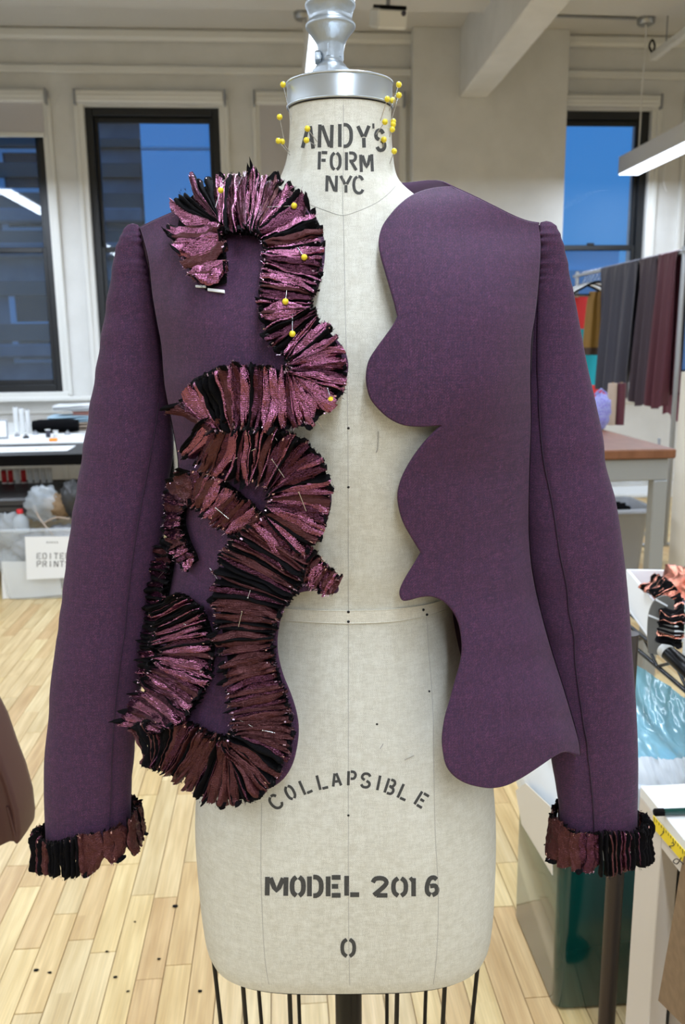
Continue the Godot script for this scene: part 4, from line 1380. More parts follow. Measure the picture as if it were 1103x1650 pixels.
# ------------------------------------------------------------------ pleated trims
# frames: [centre, half width vector, normal, darkness]; each pleat spans from one frame to the next and folds back under itself
func pleats(part: Node3D, fr: Array, tall: float, dome: float, ragged: float, e: RandomNumberGenerator, cuff_like := false, deep := 0.35) -> void:
	var fray := st_new()
	var fray_b := st_new()
	fray.set_smooth_group(-1)
	fray_b.set_smooth_group(-1)
	var cr := FastNoiseLite.new()
	cr.seed = 55
	cr.frequency = 190.0
	cr.fractal_octaves = 2
	for i in fr.size() - 1:
		var a: Array = fr[i]
		var b: Array = fr[i + 1]
		var dark: float = a[3]
		var is_dark := e.randf() < dark
		var hh := tall * e.randf_range(0.55, 1.45) * (1.2 if is_dark else 1.0)
		var ends := [e.randf_range(-0.8, 1.0) * ragged, e.randf_range(-0.8, 1.0) * ragged]
		var ph := e.randf() * TAU
		var lean := e.randf_range(-0.5, 0.5)
		var bow := e.randf_range(-0.5, 0.5)
		var puff := e.randf_range(0.6, 1.4)
		var flip := e.randf() < 0.22
		var face: Array = [[-0.25, -0.05], [-0.05, 0.24], [0.1, 0.40], [0.25, 0.56], [0.4, 0.70], [0.56, 0.82], [0.72, 0.91], [0.88, 0.97], [1.04, 1.0], [1.18, 0.99], [1.28, 0.9]]
		var fold: Array = [[1.28, 0.9], [1.26, 0.55], [1.08, 0.25], [0.9, -0.1]]
		if is_dark:
			face = [[-0.1, 0.0], [0.12, 0.5], [0.3, 0.95], [0.5, 1.15], [0.65, 1.05]]
			ends = [ends[0] * 0.5, ends[1] * 0.5]
			fold = [[0.65, 1.05], [0.78, 0.7], [0.85, 0.3], [0.95, -0.1]]
		var na := 17
		var at := func(u: float, h: float, t: float) -> Vector3:
			var at_ := absf(t)
			var side: float = ends[0 if t < 0 else 1]
			var wl: float = a[1].length()
			var ext: float = 1.0 + (side / wl) * pow(at_, 3.0) * (0.35 + 0.65 * clampf(h, 0, 1))
			var uu := (1.0 - u if flip else u) + lean * t * t + bow * t * 0.6 + 0.10 * sin(t * 5.0 + ph)
			var A: Vector3 = a[0] + a[1] * t * ext
			var B: Vector3 = b[0] + b[1] * t * ext
			var N: Vector3 = a[2].lerp(b[2], 0.5)
			var run := B - A
			if run.length() > 0.015:
				run = run.normalized() * 0.015
			elif run.length() < 0.0016:
				run = run.normalized() * 0.0016
			var amp: float = hh * (0.22 + 0.78 * pow(at_, 1.6)) * (1.0 + 0.25 * sin(t * 6.0 + ph * 2.0))
			if cuff_like:
				amp = hh * (0.55 + 0.45 * at_)
			amp *= sqrt(1.0 - 0.75 * pow(clampf((at_ - 0.8) / 0.2, 0, 1), 2.0)) if is_dark else 1.0
			var base: float = 0.0022 + dome * puff * (1.0 - pow(at_, 2.4))
			var p := A + run * uu + N * (base + amp * h)
			if not is_dark:   # small creases inside the pleat
				p += N * hh * 0.10 * sin(u * (14.0 + 8.0 * puff) + t * 2.0 * lean + ph) * clampf(h * 3.0, 0, 1)
			return p + N * 0.0018 * cr.get_noise_3dv(p) + a[1].normalized() * 0.0008 * cr.get_noise_3dv(p * 1.7 + Vector3(1, 2, 3))
		var rows := []
		for f in face:
			var row := []
			for k in na:
				var t := -1.0 + 2.0 * k / (na - 1)
				# towards its ends the fold lifts off its neighbour and bares the black side below
				var bare := (0.0 if is_dark else (0.18 if cuff_like else 0.46) * smoothstep(0.32, 1.0, absf(t)))
				row.append(at.call(lerpf(f[0], 1.28, bare * clampf(1.0 - f[1], 0, 1)), lerpf(f[1], 1.0, 0.5 * bare), t))
			rows.append(row)
		var back := []
		for f in fold:
			var row := []
			for k in na:
				row.append(at.call(f[0], f[1], -1.0 + 2.0 * k / (na - 1)))
			back.append(row)
		var mesh := ArrayMesh.new()
		var st := st_new()
		sheet(st, rows)
		st.generate_normals()
		var pickm := e.randf()
		st.set_material(M.black_pleat if is_dark and pickm < 0.62 else (M.maroon_lurex if pickm < deep else (M.lurex_deep if pickm < deep + 0.34 else M.lurex)))
		st.commit(mesh)
		st = st_new()
		sheet(st, back)
		# the cloth's black side shows where a fold gapes at its end
		for s in [-1.0, 1.0]:
			if e.randf() < (0.62 if not cuff_like else 0.35):
				var long := e.randf_range(0.0, 0.08)
				var tongue := []
				for r in 5:
					var v := r / 4.0
					var row := []
					var wd: float = 0.62 * sqrt(maxf(1.0 - v * v * 0.85, 0.0))
					for k in 7:
						var u := 0.5 + (k / 6.0 - 0.5) * 2.0 * wd
						row.append(at.call(u, 0.35 + 0.75 * v + 0.35 * (1.0 - pow((k / 6.0 - 0.5) * 2.0, 2.0)), s * (0.86 + (0.14 + long) * v)))
					tongue.append(row)
				sheet(st, tongue)
		st.generate_normals()
		st.set_material(M.black_pleat)
		st.commit(mesh)
		put("pleat", mesh, null, part)
		for s in [-1.0, 1.0]:
			for k in 9:
				var u := e.randf_range(-0.1, 1.2)
				var p: Vector3 = at.call(u, u * 0.9 + 0.1, s * e.randf_range(0.88, 1.0))
				var out: Vector3 = a[1].normalized() * s
				var dir := (out + Vector3(e.randf_range(-0.9, 0.9), e.randf_range(-0.9, 0.9), e.randf_range(-0.1, 1.0))).normalized()
				var len := e.randf_range(0.001, 0.0042)
				var wd := dir.cross(a[2]).normalized() * e.randf_range(0.00016, 0.00038)
				tri(fray_b if (is_dark or e.randf() < 0.4) else fray, p - wd, p + wd, p + dir * len)
			if e.randf() < 0.4:   # a turned scrap of the bright selvedge
				var p: Vector3 = at.call(e.randf_range(0.2, 1.1), 1.05, s * e.randf_range(0.8, 0.97))
				var x: Vector3 = a[1].normalized() * e.randf_range(0.0012, 0.0026)
				var y: Vector3 = (b[0] - a[0]).normalized() * e.randf_range(0.0006, 0.0013) + a[2] * e.randf_range(-0.001, 0.001)
				quad(fray, p, p + x, p + x + y, p + y)
	var fm := ArrayMesh.new()
	fray.generate_normals()
	fray.set_material(M.fray)
	fray.commit(fm)
	fray_b.generate_normals()
	fray_b.set_material(M.fray_black)
	fray_b.commit(fm)
	put("frayed_thread", fm, null, part).set_meta("kind", "stuff")

# path rows: [x, y, half width, darkness]
func trim_frames(path: Array, lift0: float, lift1: float, e: RandomNumberGenerator, pitch := 9.0) -> Array:
	var fine := []
	for i in path.size() - 1:
		for k in 24:
			var t := k / 24.0
			var v := []
			for c in 4:
				v.append(cubic_interpolate(path[i][c], path[i + 1][c], path[maxi(i - 1, 0)][c], path[mini(i + 2, path.size() - 1)][c], t))
			fine.append(v)
	fine.append(path[-1])
	var out := []
	var dist := 0.0
	var next := 0.0
	for i in fine.size():
		var p := Vector2(fine[i][0], fine[i][1])
		if i > 0:
			dist += p.distance_to(Vector2(fine[i - 1][0], fine[i - 1][1]))
		if dist >= next:
			var q0: Array = fine[maxi(i - 6, 0)]
			var q1: Array = fine[mini(i + 6, fine.size() - 1)]
			var t := (Vector2(q1[0], q1[1]) - Vector2(q0[0], q0[1])).normalized()
			var n := Vector2(-t.y, t.x) * float(fine[i][2])
			var l := on_jacket(p - n)
			var r := on_jacket(p + n)
			var N := jacket_n(p)
			out.append([on_jacket(p).lerp((l + r) / 2.0, 0.5) + N * lerpf(lift0, lift1, float(i) / fine.size()), (r - l) / 2.0, N, fine[i][3]])
			next = dist + pitch * (0.62 if fine[i][3] > 0.55 else 1.0) * (0.55 + 1.15 * pow(e.randf(), 1.4))
	return out

func trim_band(called: String, label: String, path: Array, lift0: float, lift1: float, seed_: int, pitch: float, tall: float, dome: float, ragged: float, deep: float) -> void:
	var root := form_thing(called, label, "ruffle trim", "pleated trims pinned to the jacket front")
	var e := RandomNumberGenerator.new()
	e.seed = seed_
	var fr := trim_frames(path, lift0, lift1, e, pitch)
	var st := st_new()
	var rows := []
	for f in fr:
		rows.append([f[0] - f[1] * 0.9 + f[2] * 0.0003, f[0] + f[2] * 0.0012, f[0] + f[1] * 0.9 + f[2] * 0.0003])
	sheet(st, rows)
	commit("backing", st, M.black_pleat, root)
	pleats(root, fr, tall, dome, ragged, e, false, deep)
	if seed_ == 501:
		for q in [[[318, 462], [334, 463], [334, 466], [318, 465]], [[337, 467], [363, 470], [363, 474.5], [337, 471]]]:
			st = st_new()
			slab(st, q.map(func(p): return on_jacket(Vector2(p[0], p[1])) + jacket_n(Vector2(p[0], p[1])) * 0.003), jacket_n(Vector2(340, 468)), 0.0012)
			commit("white_backing_edge", st, M.paper, root)

func build_trims() -> void:
	trim_band("ruffle_trim", "plum metallic pleated trim curling from the shoulder in a hook and down the upper front edge", [[350, 464, 20, 0.0], [338, 430, 34, 0.0], [328, 396, 40, 0.05], [328, 362, 43, 0.3], [350, 340, 45, 0.35], [388, 340, 47, 0.3], [428, 345, 47, 0.3], [458, 366, 47, 0.55], [472, 398, 47, 0.45], [474, 435, 46, 0.15], [464, 475, 44, 0.2], [462, 510, 42, 0.1], [475, 538, 43, 0.3], [500, 562, 44, 0.25], [512, 592, 46, 0.2], [503, 626, 47, 0.25], [474, 641, 48, 0.1], [430, 640, 52, 0.05], [382, 638, 52, 0.3], [345, 652, 46, 0.5], [330, 672, 34, 0.6]], 0.0015, 0.006, 501, 6.2, 0.0085, 0.005, 0.0026, 0.10)
	trim_band("ruffle_trim", "plum metallic pleated trim rounding the middle scallop below the upper band", [[326, 690, 34, 0.55], [350, 706, 42, 0.3], [390, 720, 45, 0.2], [430, 726, 45, 0.35], [468, 744, 47, 0.3], [486, 778, 48, 0.1], [484, 818, 48, 0.1], [466, 852, 46, 0.2], [440, 872, 40, 0.3]], 0.004, 0.003, 502, 6.2, 0.0085, 0.005, 0.0026, 0.06)
	trim_band("ruffle_trim", "short plum trim arching left over bare purple cloth and ending in a thin dangling tail", [[430, 862, 30, 0.1], [405, 845, 31, 0.1], [380, 822, 31, 0.05], [350, 797, 30, 0.1], [318, 784, 27, 0.1], [296, 800, 19, 0.2], [291, 835, 13, 0.2], [298, 872, 14, 0.2], [310, 900, 14, 0.3], [320, 914, 8, 0.3]], 0.002, 0.002, 503, 6.5, 0.006, 0.004, 0.003, 0.25)
	trim_band("ruffle_trim", "small plum trim reaching right along the pointed hook at the waist", [[466, 898, 30, 0.4], [488, 908, 30, 0.4], [512, 924, 24, 0.15], [534, 938, 19, 0.1], [549, 946, 14, 0.1]], 0.001, 0.001, 504, 6.5, 0.006, 0.004, 0.0035, 0.5)
	trim_band("ruffle_trim", "wide maroon and black pleated trim running from the waist down and round the hem", [[452, 872, 56, 0.6], [430, 908, 66, 0.75], [413, 945, 62, 0.6], [405, 985, 52, 0.35], [402, 1025, 44, 0.25], [408, 1065, 41, 0.15], [418, 1105, 43, 0.12], [426, 1145, 47, 0.15], [427, 1185, 47, 0.3], [407, 1218, 52, 0.5], [384, 1236, 56, 0.7], [350, 1230, 52, 0.75], [318, 1212, 46, 0.85], [285, 1196, 42, 0.95], [258, 1194, 38, 1.0], [240, 1200, 30, 1.0]], 0.005, 0.002, 505, 6.4, 0.009, 0.005, 0.0034, 0.85)
	trim_band("ruffle_trim", "plum and black pleated loop standing at the side seam above the hem", [[282, 966, 24, 0.9], [296, 992, 38, 0.85], [308, 1022, 42, 0.6], [312, 1058, 42, 0.3], [300, 1094, 44, 0.1], [276, 1126, 45, 0.05], [256, 1152, 36, 0.2], [246, 1178, 24, 0.6]], 0.003, 0.004, 506, 6.2, 0.009, 0.006, 0.0034, 0.1)
	trim_band("ruffle_trim", "narrow black pleated trim running down the shadowed side edge by the sleeve", [[278, 872, 9, 0.7], [272, 910, 12, 0.8], [264, 950, 13, 0.9], [257, 990, 12, 0.9], [250, 1030, 12, 0.9], [246, 1066, 11, 0.8], [243, 1098, 9, 0.6]], 0.001, 0.001, 507, 9.0, 0.006, 0.002, 0.003, 0.2)

# ------------------------------------------------------------------ pins
func pin(head: Vector3, tip: Vector3, ball: bool, label: String, group: String) -> void:
	var root := form_thing("ball_head_pin" if ball else "straight_pin", label, "pin", group)
	var st := st_new()
	tube(st, [head, tip], 0.00036, 6)
	commit("shaft", st, M.pin_steel, root)
	st = st_new()
	if ball:
		var prof := []
		for k in 9:
			prof.append(Vector2(maxf(sin(PI * k / 8.0), 0.001) * 0.0026, -cos(PI * k / 8.0) * 0.0026))
		lathe(st, prof, 14, head)
		commit("ball_head", st, M.pin_yellow, root)
	else:
		var d := (head - tip).normalized()
		tube(st, [head - d * 0.0002, head + d * 0.0004], 0.0009, 8)
		commit("flat_head", st, M.pin_steel, root)

func build_pins() -> void:
	var g := "yellow ball-head pins stuck in the neck"
	for p in [[455.7, 136.4, 468.7, 206, "yellow ball-head pin standing beside the left of the metal neck cap"], [450.2, 188.6, 457, 223.4, "yellow ball-head pin leaning out midway down the left of the neck"], [448.2, 227, 466.5, 252.4, "outer of the two low yellow ball-head pins left of the neck"], [454.5, 228.3, 466, 248, "inner of the two low yellow ball-head pins left of the neck"],
			[494.9, 207.4, 511.7, 230.6, "upper yellow ball-head pin on the letter A of the neck"], [493.4, 226, 509.7, 234.4, "lower yellow ball-head pin on the letter A of the neck"], [642.2, 136.4, 632, 171, "topmost yellow ball-head pin right of the metal neck cap"], [642.5, 153.5, 630.6, 193, "yellow ball-head pin just under the topmost one right of the cap"],
			[623.7, 159.6, 613, 200, "yellow ball-head pin in front of the cap's lower right rim"], [632.4, 161.6, 627, 187, "yellow ball-head pin at the very right edge of the cap's rim"], [619.9, 196.4, 605.4, 219, "yellow ball-head pin above the letter S on the neck"], [633.4, 195.8, 629, 222, "upper of the close pair of yellow pins right of the letter S"],
			[633.2, 200.5, 629, 226, "lower of the close pair of yellow pins right of the letter S"], [631.8, 208.6, 628, 226, "yellow ball-head pin just below the close pair at the right of the neck"], [618.2, 225, 619.6, 246.6, "yellow ball-head pin with upright shaft on the letter S"], [634.7, 243.7, 628.4, 268, "lowest yellow ball-head pin at the right of the neck"]]:
		var tip := on_form(p[2], p[3], -0.002)
		var out := form_n(tip)
		var z := tip.z + (0.004 if absf(p[2] - 548) > 70 else 0.009)
		var head := lz(p[0], p[1], z)
		pin(head, tip, true, p[4], g)
	g = "yellow ball-head pins in the trims"
	for p in [[364.8, 329.8, 355.6, 348.6, "yellow ball-head pin at the top of the shoulder hook of the trim"], [476.4, 353.8, 432.6, 349.5, "yellow ball-head pin with level shaft on the trim near the neckline"], [491.5, 430.9, 480.4, 411.2, "yellow ball-head pin beside the first scallop's inward curve"], [462.5, 497.5, 465.6, 462.7, "upper of two upright yellow pins on the narrow neck of the trim"], [473, 545, 472.7, 503, "lower of two upright yellow pins on the narrow neck of the trim"], [533.4, 643, 519, 597, "yellow ball-head pin near the second scallop's lower edge"]]:
		var a := Vector2(p[0], p[1])
		var b := Vector2(p[2], p[3])
		pin(on_jacket(a) + jacket_n(a) * 0.0155, on_jacket(b) + jacket_n(b) * 0.011, true, p[4], g)
	g = "plain steel pins in the trims"
	for p in [[503.5, 665, 522.7, 693, 0.012, 0.004, "steel pin sticking out past the second scallop over the linen"], [429.5, 674, 451, 703.5, 0.013, 0.013, "steel pin bridging the join of the two upper trim bands"], [445, 732, 463.5, 761.7, 0.014, 0.013, "steel pin high on the middle scallop's trim"], [485, 785, 496, 815.6, 0.014, 0.013, "steel pin across the middle scallop's widest part"], [363, 814, 380, 831, 0.013, 0.011, "steel pin on the short arching trim"], [420, 715, 382, 736, 0.013, 0.012, "steel pin slanting up across the middle band's left end"],
			[346, 916, 363, 931, 0.006, 0.012, "steel pin poking out of the dark trim's left edge at the waist"], [400, 981, 393, 1007, 0.014, 0.012, "steel pin upright in the maroon trim below the waist"], [284, 915, 267, 933, 0.008, 0.008, "steel pin at the shadowed side edge beside the dangling tail"], [314.7, 1005, 331, 1015, 0.014, 0.014, "steel pin on the side loop's upper bend"], [396, 1157, 414, 1166, 0.012, 0.013, "upper of two steel pins at the maroon trim's lower bend"], [429, 1171, 447, 1175, 0.014, 0.013, "lower of two steel pins at the maroon trim's lower bend"], [410, 958, 413, 946, 0.016, 0.015, "short steel pin in the dark waist pleats"]]:
		var a := Vector2(p[0], p[1])
		var b := Vector2(p[2], p[3])
		pin(on_jacket(a) + jacket_n(a) * p[4], on_jacket(b) + jacket_n(b) * p[5], false, p[6], g)

# ------------------------------------------------------------------ left side of the room
func box_thing(called: String, label: String, category: String, c: Vector3, size: Vector3, m: Material, bevel := 0.003, turn := 0.0, group := "") -> MeshInstance3D:
	var st := st_new()
	bevel_box(st, c, size, bevel, Basis(Vector3.UP, turn))
	var o := commit(called, st, m)
	tag(o, label, category, group)
	return o

# folded cloth: a soft stack of layers with rounded fold at one side
func folded_cloth(label: String, c: Vector3, w: float, d: float, h: float, m: Material, turn: float, group := "", called := "folded_cloth") -> void:
	var st := st_new()
	var bs := Basis(Vector3.UP, turn)
	var layers := 3
	for i in layers:
		var rows := []
		for j in 9:
			var row := []
			var v := -1.0 + 2.0 * j / 8.0
			for k in 13:
				var a := TAU * k / 12.0
				var lh := h / layers
				var off := 0.006 * sin(i * 2.1 + v * 3.0)
				row.append(c + bs * Vector3(v * w / 2.0, lh * (i + 0.5) + lh * 0.48 * sin(a) + 0.003 * sin(v * 5.0 + i), (d / 2.0 + off) * signf(cos(a)) * pow(absf(cos(a)), 0.35)))
			rows.append(row)
		sheet(st, rows)
	tag(commit(called, st, m), label, "cloth", group)

# a crumpled bag: a lumpy closed blob
func crumple(st: SurfaceTool, c: Vector3, size: Vector3, seed_: int) -> void:
	var n := FastNoiseLite.new()
	n.seed = seed_
	n.frequency = 1.1
	n.fractal_octaves = 3
	var rows := []
	for j in 17:
		var row := []
		var la := -PI / 2 + PI * j / 16.0
		for k in 24:
			var lo := TAU * k / 24.0
			var d := Vector3(cos(la) * cos(lo), sin(la), cos(la) * sin(lo))
			var r := 0.85 + 0.45 * absf(n.get_noise_3dv(d * 1.8)) + 0.2 * n.get_noise_3dv(d * 5.0)
			row.append(c + d * r * size)
		rows.append(row)
	sheet(st, rows, true)

func spool(label: String, at: Vector3, thread: Material, h := 0.05, group := "spools of thread on the black case") -> void:
	var t := thing("thread_spool", label, "spool", at, 0.0, group)
	var st := st_new()
	lathe(st, [Vector2(0.001, 0), Vector2(0.017, 0), Vector2(0.017, 0.005), Vector2(0.008, 0.006), Vector2(0.008, h - 0.006), Vector2(0.017, h - 0.005), Vector2(0.017, h), Vector2(0.001, h)], 16)
	commit("core", st, M.white_cord, t)
	st = st_new()
	lathe(st, [Vector2(0.008, 0.006), Vector2(0.0145, 0.008), Vector2(0.0155, h / 2), Vector2(0.0145, h - 0.008), Vector2(0.008, h - 0.006)], 16)
	commit("wound_thread", st, thread, t)

func build_left_side() -> void:
	# black work table
	var t := thing("work_table", "long black-topped work table under the left windows", "table", Vector3(-1.95, 0, -5.18))
	var st := st_new()
	bevel_box(st, Vector3(0, 0.72, 0), Vector3(2.5, 0.06, 1.12), 0.004)
	commit("table_top", st, M.charcoal_board, t)
	st = st_new()
	bevel_box(st, Vector3(0, 0.719, 0.5625), Vector3(2.5, 0.058, 0.005), 0.001)
	commit("edge_band", st, M.black_matte, t)
	for sx in [-1.0, 1.0]:
		for sz in [-1.0, 1.0]:
			st = st_new()
			bevel_box(st, Vector3(sx * 1.2, 0.345, sz * 0.51), Vector3(0.06, 0.69, 0.06), 0.004)
			commit("leg", st, M.black_matte, t)
	st = st_new()
	bevel_box(st, Vector3(0, 0.43, -0.12), Vector3(2.38, 0.025, 0.8), 0.003)
	commit("lower_shelf", st, M.black_matte, t)
	box_thing("white_board", "large white board lying on the black work table", "board", Vector3(-1.55, 0.754, -5.38), Vector3(1.35, 0.008, 0.52), M.paper, 0.001)
	var strip := thing("swatch_sheet", "long white sheet with printed swatch marks at the black table's front edge", "paper", Vector3(-1.62, 0.751, -4.86), 0.03)
	st = st_new()
	bevel_box(st, Vector3.ZERO, Vector3(0.86, 0.0015, 0.24), 0.0)
	commit("sheet", st, M.paper, strip)
	for k in 9:
		st = st_new()
		bevel_box(st, Vector3(-0.3 + k * 0.078, 0.0012, 0.03), Vector3(0.028, 0.0008, 0.022), 0.0)
		commit("printed_swatch", st, [M.print_black, M.red_plastic, M.print_black, M.slate_satin, M.grey_plastic][k % 5], strip)
	box_thing("paper_sheet", "small white paper on the black table close to the jacket sleeve", "paper", Vector3(-0.98, 0.7515, -4.86), Vector3(0.24, 0.002, 0.17), M.paper, 0.0, 0.25)
	# rolled and folded cloths
	var c := wz(75, 690, -5.55)
	var r := thing("cloth_roll", "short black cloth roll lying behind the white board", "cloth roll", Vector3(c.x, 0.7505, -5.78))
	st = st_new()
	tube(st, [Vector3(-0.15, 0.045, 0), Vector3(-0.1, 0.046, 0), Vector3(0.1, 0.047, 0.004), Vector3(0.15, 0.046, 0.0)], [0.038, 0.044, 0.045, 0.04], 18)
	commit("roll", st, M.black_cloth, r)
	st = st_new()
	tube(st, [Vector3(-0.155, 0.045, 0), Vector3(-0.149, 0.045, 0)], 0.016, 12)
	commit("roll_end", st, M.charcoal_board, r)
	folded_cloth("black folded cloth beside the short black roll", Vector3(-1.05, 0.7585, -5.55), 0.30, 0.22, 0.10, M.black_cloth, 0.1)
	var g := "folded cloths piled at the back of the black table"
	folded_cloth("mauve cloth at the bottom of the folded pile", Vector3(-1.32, 0.7505, -6.02), 0.50, 0.30, 0.055, M.beige_cloth, 0.0, g)
	folded_cloth("pale blue cloth second from the bottom of the folded pile", Vector3(-1.36, 0.806, -6.02), 0.46, 0.28, 0.045, M.pale_blue_cloth, 0.06, g)
	folded_cloth("coral cloth third from the bottom of the folded pile", Vector3(-1.24, 0.852, -6.03), 0.34, 0.27, 0.03, M.coral_cloth, -0.08, g)
	folded_cloth("white cloth topmost on the folded pile", Vector3(-1.33, 0.883, -6.02), 0.44, 0.28, 0.04, M.white_cloth, 0.04, g)
	box_thing("side_shelf", "narrow white ledge behind the black table carrying the folded pile", "shelf", Vector3(-1.6, 0.735, -6.2), Vector3(1.9, 0.03, 0.9), M.white_paint, 0.003)
	for k in 3:
		var tt := thing("paper_roll", "%s of three white paper rolls standing on the table behind the white board" % ["leftmost", "middle one", "rightmost"][k], "paper roll", Vector3(wz(27 + k * 9.5, 690, -5.85).x, 0.7505, -5.85), 0.0, "white paper rolls standing on the table")
		st = st_new()
		lathe(st, [Vector2(0.007, 0.0), Vector2(0.0155, 0.0), Vector2(0.0155, 0.17 - 0.01 * k), Vector2(0.007, 0.17 - 0.01 * k), Vector2(0.007, 0.0)], 18)
		commit("roll", st, M.paper, tt)
		st = st_new()
		tube(st, [Vector3(0, 0.001, 0), Vector3(0, 0.176 - 0.01 * k, 0)], 0.007, 10)
		commit("core", st, M.grey_plastic, tt)
	var fr := thing("picture_frame", "small grey-framed white tablet leaning at the table's left", "tablet", Vector3(wz(-14, 700, -5.35).x, 0.7585, -5.35), 0.2)
	st = st_new()
	bevel_box(st, Vector3(0, 0.062, 0), Vector3(0.2, 0.12, 0.012), 0.005, Basis(Vector3.RIGHT, -0.3))
	commit("frame", st, M.grey_plastic, fr)
	st = st_new()
	bevel_box(st, Vector3(0, 0.064, 0.0066), Vector3(0.18, 0.1, 0.003), 0.001, Basis(Vector3.RIGHT, -0.3))
	commit("face", st, M.paper, fr)
	for q in [[28, 703, "grey_plastic", 0.018, "grey button on the white board's left end"], [42, 706, "charcoal_board", 0.02, "dark clip on the white board near the paper rolls"], [57, 700, "grey_plastic", 0.02, "grey clip in the middle of the white board"], [109, 700, "grey_plastic", 0.02, "grey clip at the white board's right part"], [97, 708, "white_paint", 0.012, "tiny white cap right of the orange eraser"]]:
		var p := wy(q[0], q[1], 0.759)
		var o := thing("notion", q[4], "notion", p, 0.4)
		st = st_new()
		lathe(st, [Vector2(0.001, 0), Vector2(q[3] * 0.9, 0), Vector2(q[3], 0.004), Vector2(q[3] * 0.8, 0.014), Vector2(q[3] * 0.3, 0.017), Vector2(0.001, 0.016)], 14)
		commit("disc", st, M[q[2]], o)
		st = st_new()
		tube(st, [Vector3(-q[3] * 0.4, 0.015, 0), Vector3(0, 0.026, 0), Vector3(q[3] * 0.4, 0.015, 0)], 0.003, 6)
		commit("shank", st, M[q[2]], o)
	spool("lilac thread spool on the white board", wy(78, 706, 0.7585), M.slate_satin, 0.055, "")
	spool("white thread spool beside the lilac one on the white board", wy(90, 705, 0.7585), M.white_cloth, 0.045, "")
	box_thing("eraser", "small orange eraser on the white board", "eraser", wy(86, 711, 0.7585) + Vector3(0, 0.009, 0), Vector3(0.05, 0.018, 0.025), M.orange_plastic, 0.004, 0.2)
	# black case on the lower shelf, spools on it
	var cs := thing("flat_case", "flat black case sticking out from the shelf under the work table", "case", Vector3(-1.78, 0.4435, -4.83))
	st = st_new()
	bevel_box(st, Vector3(0, 0.042, 0), Vector3(1.0, 0.084, 0.60), 0.012)
	commit("shell", st, M.charcoal_board, cs)
	st = st_new()
	bevel_box(st, Vector3(0, 0.042, 0.3005), Vector3(1.002, 0.006, 0.004), 0.001)
	commit("lid_seam", st, M.black_matte, cs)
	for k in 8:
		var nm: String = ["red", "red", "white", "red", "white", "white", "white", "white"][k]
		spool("%s thread spool, number %s from the left in the row on the black case" % [nm, ["one", "two", "three", "four", "five", "six", "seven", "eight"][k]], Vector3(wz(6 + k * 10.5, 762, -5.05).x, 0.5275, -5.05), M.red_plastic if nm == "red" else M.white_cloth, 0.085)
	# clear bin of bits
	var bx := -1.235
	var bz := -4.57
	var bn := thing("storage_bin", "clear plastic storage bin with a white label on the floor before the work table", "bin", Vector3(bx, 0.0, bz))
	st = st_new()
	var lo := Vector2(0.255, 0.175)
	var hi := Vector2(0.29, 0.2)
	var ring := func(a: Vector2, y: float) -> Array:
		var o := []
		for k in 40:
			var th := TAU * k / 40.0
			o.append(Vector3(a.x * signf(cos(th)) * pow(absf(cos(th)), 0.3), y, a.y * signf(sin(th)) * pow(absf(sin(th)), 0.3)))
		return o
	sheet(st, [ring.call(lo * 0.1, 0.004), ring.call(lo * 0.97, 0.004), ring.call(lo, 0.012), ring.call(lo.lerp(hi, 0.5), 0.2), ring.call(hi, 0.385)], true)
	commit("tub", st, M.clear_plastic, bn)
	st = st_new()
	tube(st, ring.call(hi + Vector2(0.006, 0.006), 0.387), 0.009, 8, true)
	commit("rim", st, M.clear_plastic, bn)
	var lz_ := bz + 0.19
	st = st_new()
	var pts := []
	for p in [[40, 865], [112, 864], [113, 931], [43, 934]]:
		pts.append(wz(p[0], p[1], lz_ + 0.012) - Vector3(bx, 0, bz))
	slab(st, pts, Vector3(0, 0, 1), 0.0012)
	var lab := commit("label_card", st, M.paper, bn)
	st = st_new()
	var spot := func(q: Vector2) -> Vector3: return wz(q.x, q.y, lz_ + 0.0126) - Vector3(bx, 0, bz)
	for k in 6:
		glyph(st, ["E", "D", "I", "T", "E", "D"][k], Vector2(62.5 + k * 9.3, 896), Vector2(6.8, 9.6), 0.0, 1.35, spot)
	commit("printed_lettering", st, M.print_black, lab).set_meta("kind", "stuff")
	st = st_new()
	for k in 6:
		glyph(st, ["P", "R", "I", "N", "T", "S"][k], Vector2(62.5 + k * 9.3, 908.6), Vector2(6.8, 9.6), 0.0, 1.35, spot)
	for k in 5:
		glyph(st, "I", Vector2(76 + k * 4, 874), Vector2(1.5, 2.5), 0.0, 1.6, spot)
	commit("printed_lettering", st, M.print_black, lab).set_meta("kind", "stuff")
	g = "odds and ends in the clear storage bin"
	var bt := thing("plastic_bottle", "clear plastic bottle with red cap lying in the storage bin", "bottle", wz(33, 836, -4.5), 0.0, g)
	st = st_new()
	lathe(st, [Vector2(0.001, -0.08), Vector2(0.036, -0.078), Vector2(0.04, -0.07), Vector2(0.04, -0.01), Vector2(0.03, 0.012), Vector2(0.014, 0.026), Vector2(0.013, 0.034)], 20)
	commit("bottle_body", st, M.clear_bag, bt)
	st = st_new()
	lathe(st, [Vector2(0.001, 0.052), Vector2(0.014, 0.052), Vector2(0.016, 0.05), Vector2(0.016, 0.03), Vector2(0.001, 0.03)], 16)
	commit("red_cap", st, M.red_plastic, bt)
